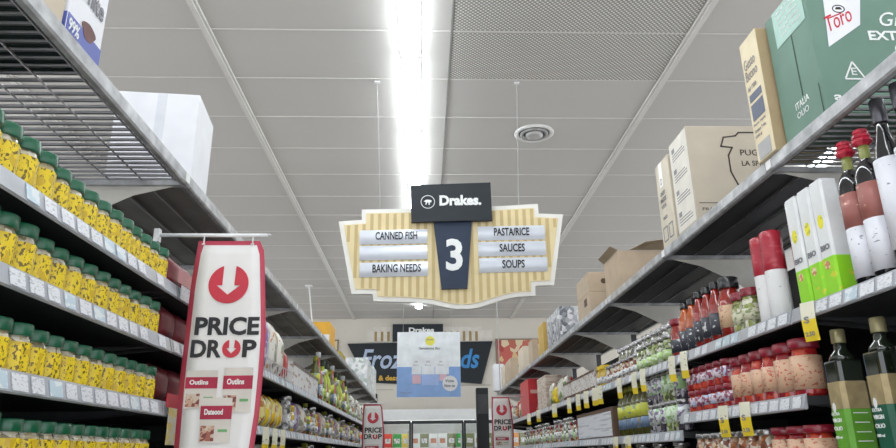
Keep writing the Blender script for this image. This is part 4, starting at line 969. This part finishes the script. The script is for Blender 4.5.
# painted scroll on the wall, under the sign
b = MB(); b.box(.55, 1.3, YW-.012, YW-.001, 1.27+CZ, 1.29+CZ); b.box(-1.15, -.6, YW-.012, YW-.001, 1.20+CZ, 1.215+CZ); tag(b.build('wall_moulding', mat('moulding', (.42, .38, .32), .6)), 'thin dark moulding lines on the wall under the Frozen Foods sign', 'moulding')
foodp = chunks('food_poster_print', [(.50, .10, .07), (.38, .05, .04), (.62, .45, .22), (.66, .55, .36), (.45, .12, .08)], 6.5, .5, .1)
for x0, x1, z0, z1, lb in ((1.42, 2.5, 1.63, 2.18, 'framed red and yellow food picture on the back wall at the right'), (-2.4, -1.68, 1.66, 2.18, 'framed reddish food picture on the back wall at the left')):
    r = empty('wall_picture', lb, 'picture', ((x0+x1)/2, YW, (z0+z1)/2+CZ), 'food pictures on the back wall')
    b = MB(); b.box(x0, x1, YW-.03, YW-.002, z0+CZ, z1+CZ); on(r, b, 'frame', mat('picture_frame', (.22, .18, .13), .5))
    b = MB(); b.box(x0+.03, x1-.03, YW-.034, YW-.030, z0+.03+CZ, z1-.03+CZ); on(r, b, 'print', foodp)

# ------------------------------------------------------------------ freezers at the back
YF = 12.6
fwhite = mat('freezer_white', (.72, .73, .72), .3, 0, .02, coat=.3)
x0f, x1f = -1.45, 2.2
r = empty('freezer_cabinet', 'white upright freezer cabinet with dark framed glass doors at the end of the aisle', 'freezer', (.35, YF, 0))
b = MB(); b.box(x0f, x1f, YF+.02, YF+.7, .58+CZ, .77+CZ); b.box(x0f, x1f, YF-.02, YF+.03, .585+CZ, .765+CZ); on(r, b, 'header', fwhite)
b = MB(); b.box(x0f, x1f, YF+.66, YF+.7, 0, .58+CZ); b.box(x0f, x0f+.04, YF+.02, YF+.7, 0, .58+CZ); b.box(x1f-.04, x1f, YF+.02, YF+.7, 0, .58+CZ); b.box(x0f, x1f, YF+.02, YF+.7, .0, .25); on(r, b, 'cabinet_body', fwhite)
b = MB(); b.box(x0f+.05, x1f-.05, YF+.03, YF+.05, .555+CZ, .57+CZ); on(r, b, 'interior_lamp', emis('freezer_lamp', (.95, 1, .98), 6.))
b = MB()
for z in (-.20, .13): b.box(x0f+.05, x1f-.05, YF+.2, YF+.64, z+CZ-.01, z+CZ)
for z in (-.55, -.85): b.box(x0f+.05, x1f-.05, YF+.2, YF+.64, z+CZ-.01, z+CZ)
on(r, b, 'wire_shelf', fwhite)
fdark = mat('door_frame_dark', (.02, .022, .025), .35)
edges = [-1.45, -.955, -.225, .70, 1.43, 2.2]
b_g = glass('freezer_glass')
for xa, xb in zip(edges[:-1], edges[1:]):
    b = MB(); b.box(xa+.002, xb-.002, YF-.01, YF+.02, .52+CZ, .575+CZ); b.box(xa+.002, xb-.002, YF-.01, YF+.02, .25, .31)
    b.box(xa+.002, xa+.035, YF-.01, YF+.02, .31, .52+CZ); b.box(xb-.035, xb-.002, YF-.01, YF+.02, .31, .52+CZ); d = on(r, b, 'door', fdark)
    b = MB(); b.box(xa+.036, xb-.036, YF+.002, YF+.008, .311, .519+CZ); g = b.build('door_glass', b_g, d); g.data.transform(Matrix.Translation(-Vector(r.location)))
    b = MB(); b.tube((xb-.05, YF-.03, 1.2), (xb-.05, YF-.03, 1.7), .01); g = b.build('door_handle', steel, d); g.data.transform(Matrix.Translation(-Vector(r.location)))
fc = [mat('frozen_red', (.62, .05, .03), .4), mat('frozen_green', (.05, .33, .07), .4), mat('frozen_yellow', (.75, .6, .12), .4), mat('frozen_white', (.7, .72, .7), .4), mat('frozen_orange', (.65, .25, .04), .4), mat('frozen_olive', (.2, .22, .1), .4)]
cn = ['red', 'green', 'yellow', 'white', 'orange', 'olive']
FP = []
for m, c in zip(fc, cn):
    q = empty('frozen_%s_box' % c, 'x', 'box'); MB().box(-.075, .075, 0, .12, 0, .2).build('carton', m, q, .003); MB().box(-.05, .05, -.0015, -.0005, .06, .13).build('front_print', wlab if c != 'white' else mat('frozen_print', (.5, .2, .1), .5), q); FP.append(Proto(q))
for zi, z in enumerate((.13, -.20)):
    x = x0f+.16; k = 0
    while x < x1f-.12:
        ci = ([0, 0, 0, 0, 0, 1, 2, 3, 5, 3, 3, 5, 1, 5, 3, 5, 3, 3, 4, 5, 3])[k % 21]
        FP[ci].put((x, YF+.24, z+CZ), '%s frozen food box on the %s freezer shelf, %s from the left' % (cn[ci], ['upper', 'lower'][zi], ordn(k)), 'frozen food boxes', 0, (1, 1, 1.15)); x += .162; k += 1
# dark end columns at the far shelf ends
for xx, y, zt, hw, lb in ((.93, 11.3, 1.01, .095, 'tall black column at the far end of the right shelving'), (-.86, 11.5, .95, .10, 'black column at the far end of the left shelving')):
    r = empty('end_column', lb, 'column', (xx, y, 0))
    MB().box(-hw, hw, -.05, .12, 0, zt+CZ).build('column_body', mat('column_black', (.006, .008, .009), .65), r, .006)
    MB().box(-hw-.02, hw+.02, -.07, .14, 0, .08).build('foot', darkm, r, .004); MB().box(-hw+.01, hw-.01, -.054, -.051, zt+CZ-.4, zt+CZ-.1).build('front_plate', darkm, r)

# ------------------------------------------------------------------ unused sources never stay at the origin
for o in list(COL.objects):
    if o.get('label') == 'x':
        for c in kids(o): bpy.data.objects.remove(c)
        bpy.data.objects.remove(o)

# ------------------------------------------------------------------ world, camera, colour
w = bpy.data.worlds.new('World'); S.world = w; w.use_nodes = True
w.node_tree.nodes['Background'].inputs[0].default_value = (.9, .93, 1, 1); w.node_tree.nodes['Background'].inputs[1].default_value = .88
F_ = 688.
d = Vector((424-448, -(455-224), -F_)).normalized()
X = Vector((-d.z, 0, d.x)).normalized(); Z = X.cross(d)
M = Matrix((X, d, Z)).to_4x4(); M.translation = Vector((0, 0, CZ))
cam = bpy.data.cameras.new('camera'); cam.sensor_width = 36; cam.lens = F_/896*36; cam.clip_start = .05; cam.clip_end = 60
co = bpy.data.objects.new('camera', cam); COL.objects.link(co); co.matrix_world = M; S.camera = co
vs = S.view_settings; vs.view_transform = 'Standard'; vs.look = 'None'; vs.gamma = 1; vs.use_curve_mapping = False; vs.exposure = 1.2
S.cycles.max_bounces = 10; S.cycles.diffuse_bounces = 5; S.cycles.use_denoising = True; S.cycles.sample_clamp_indirect = 6
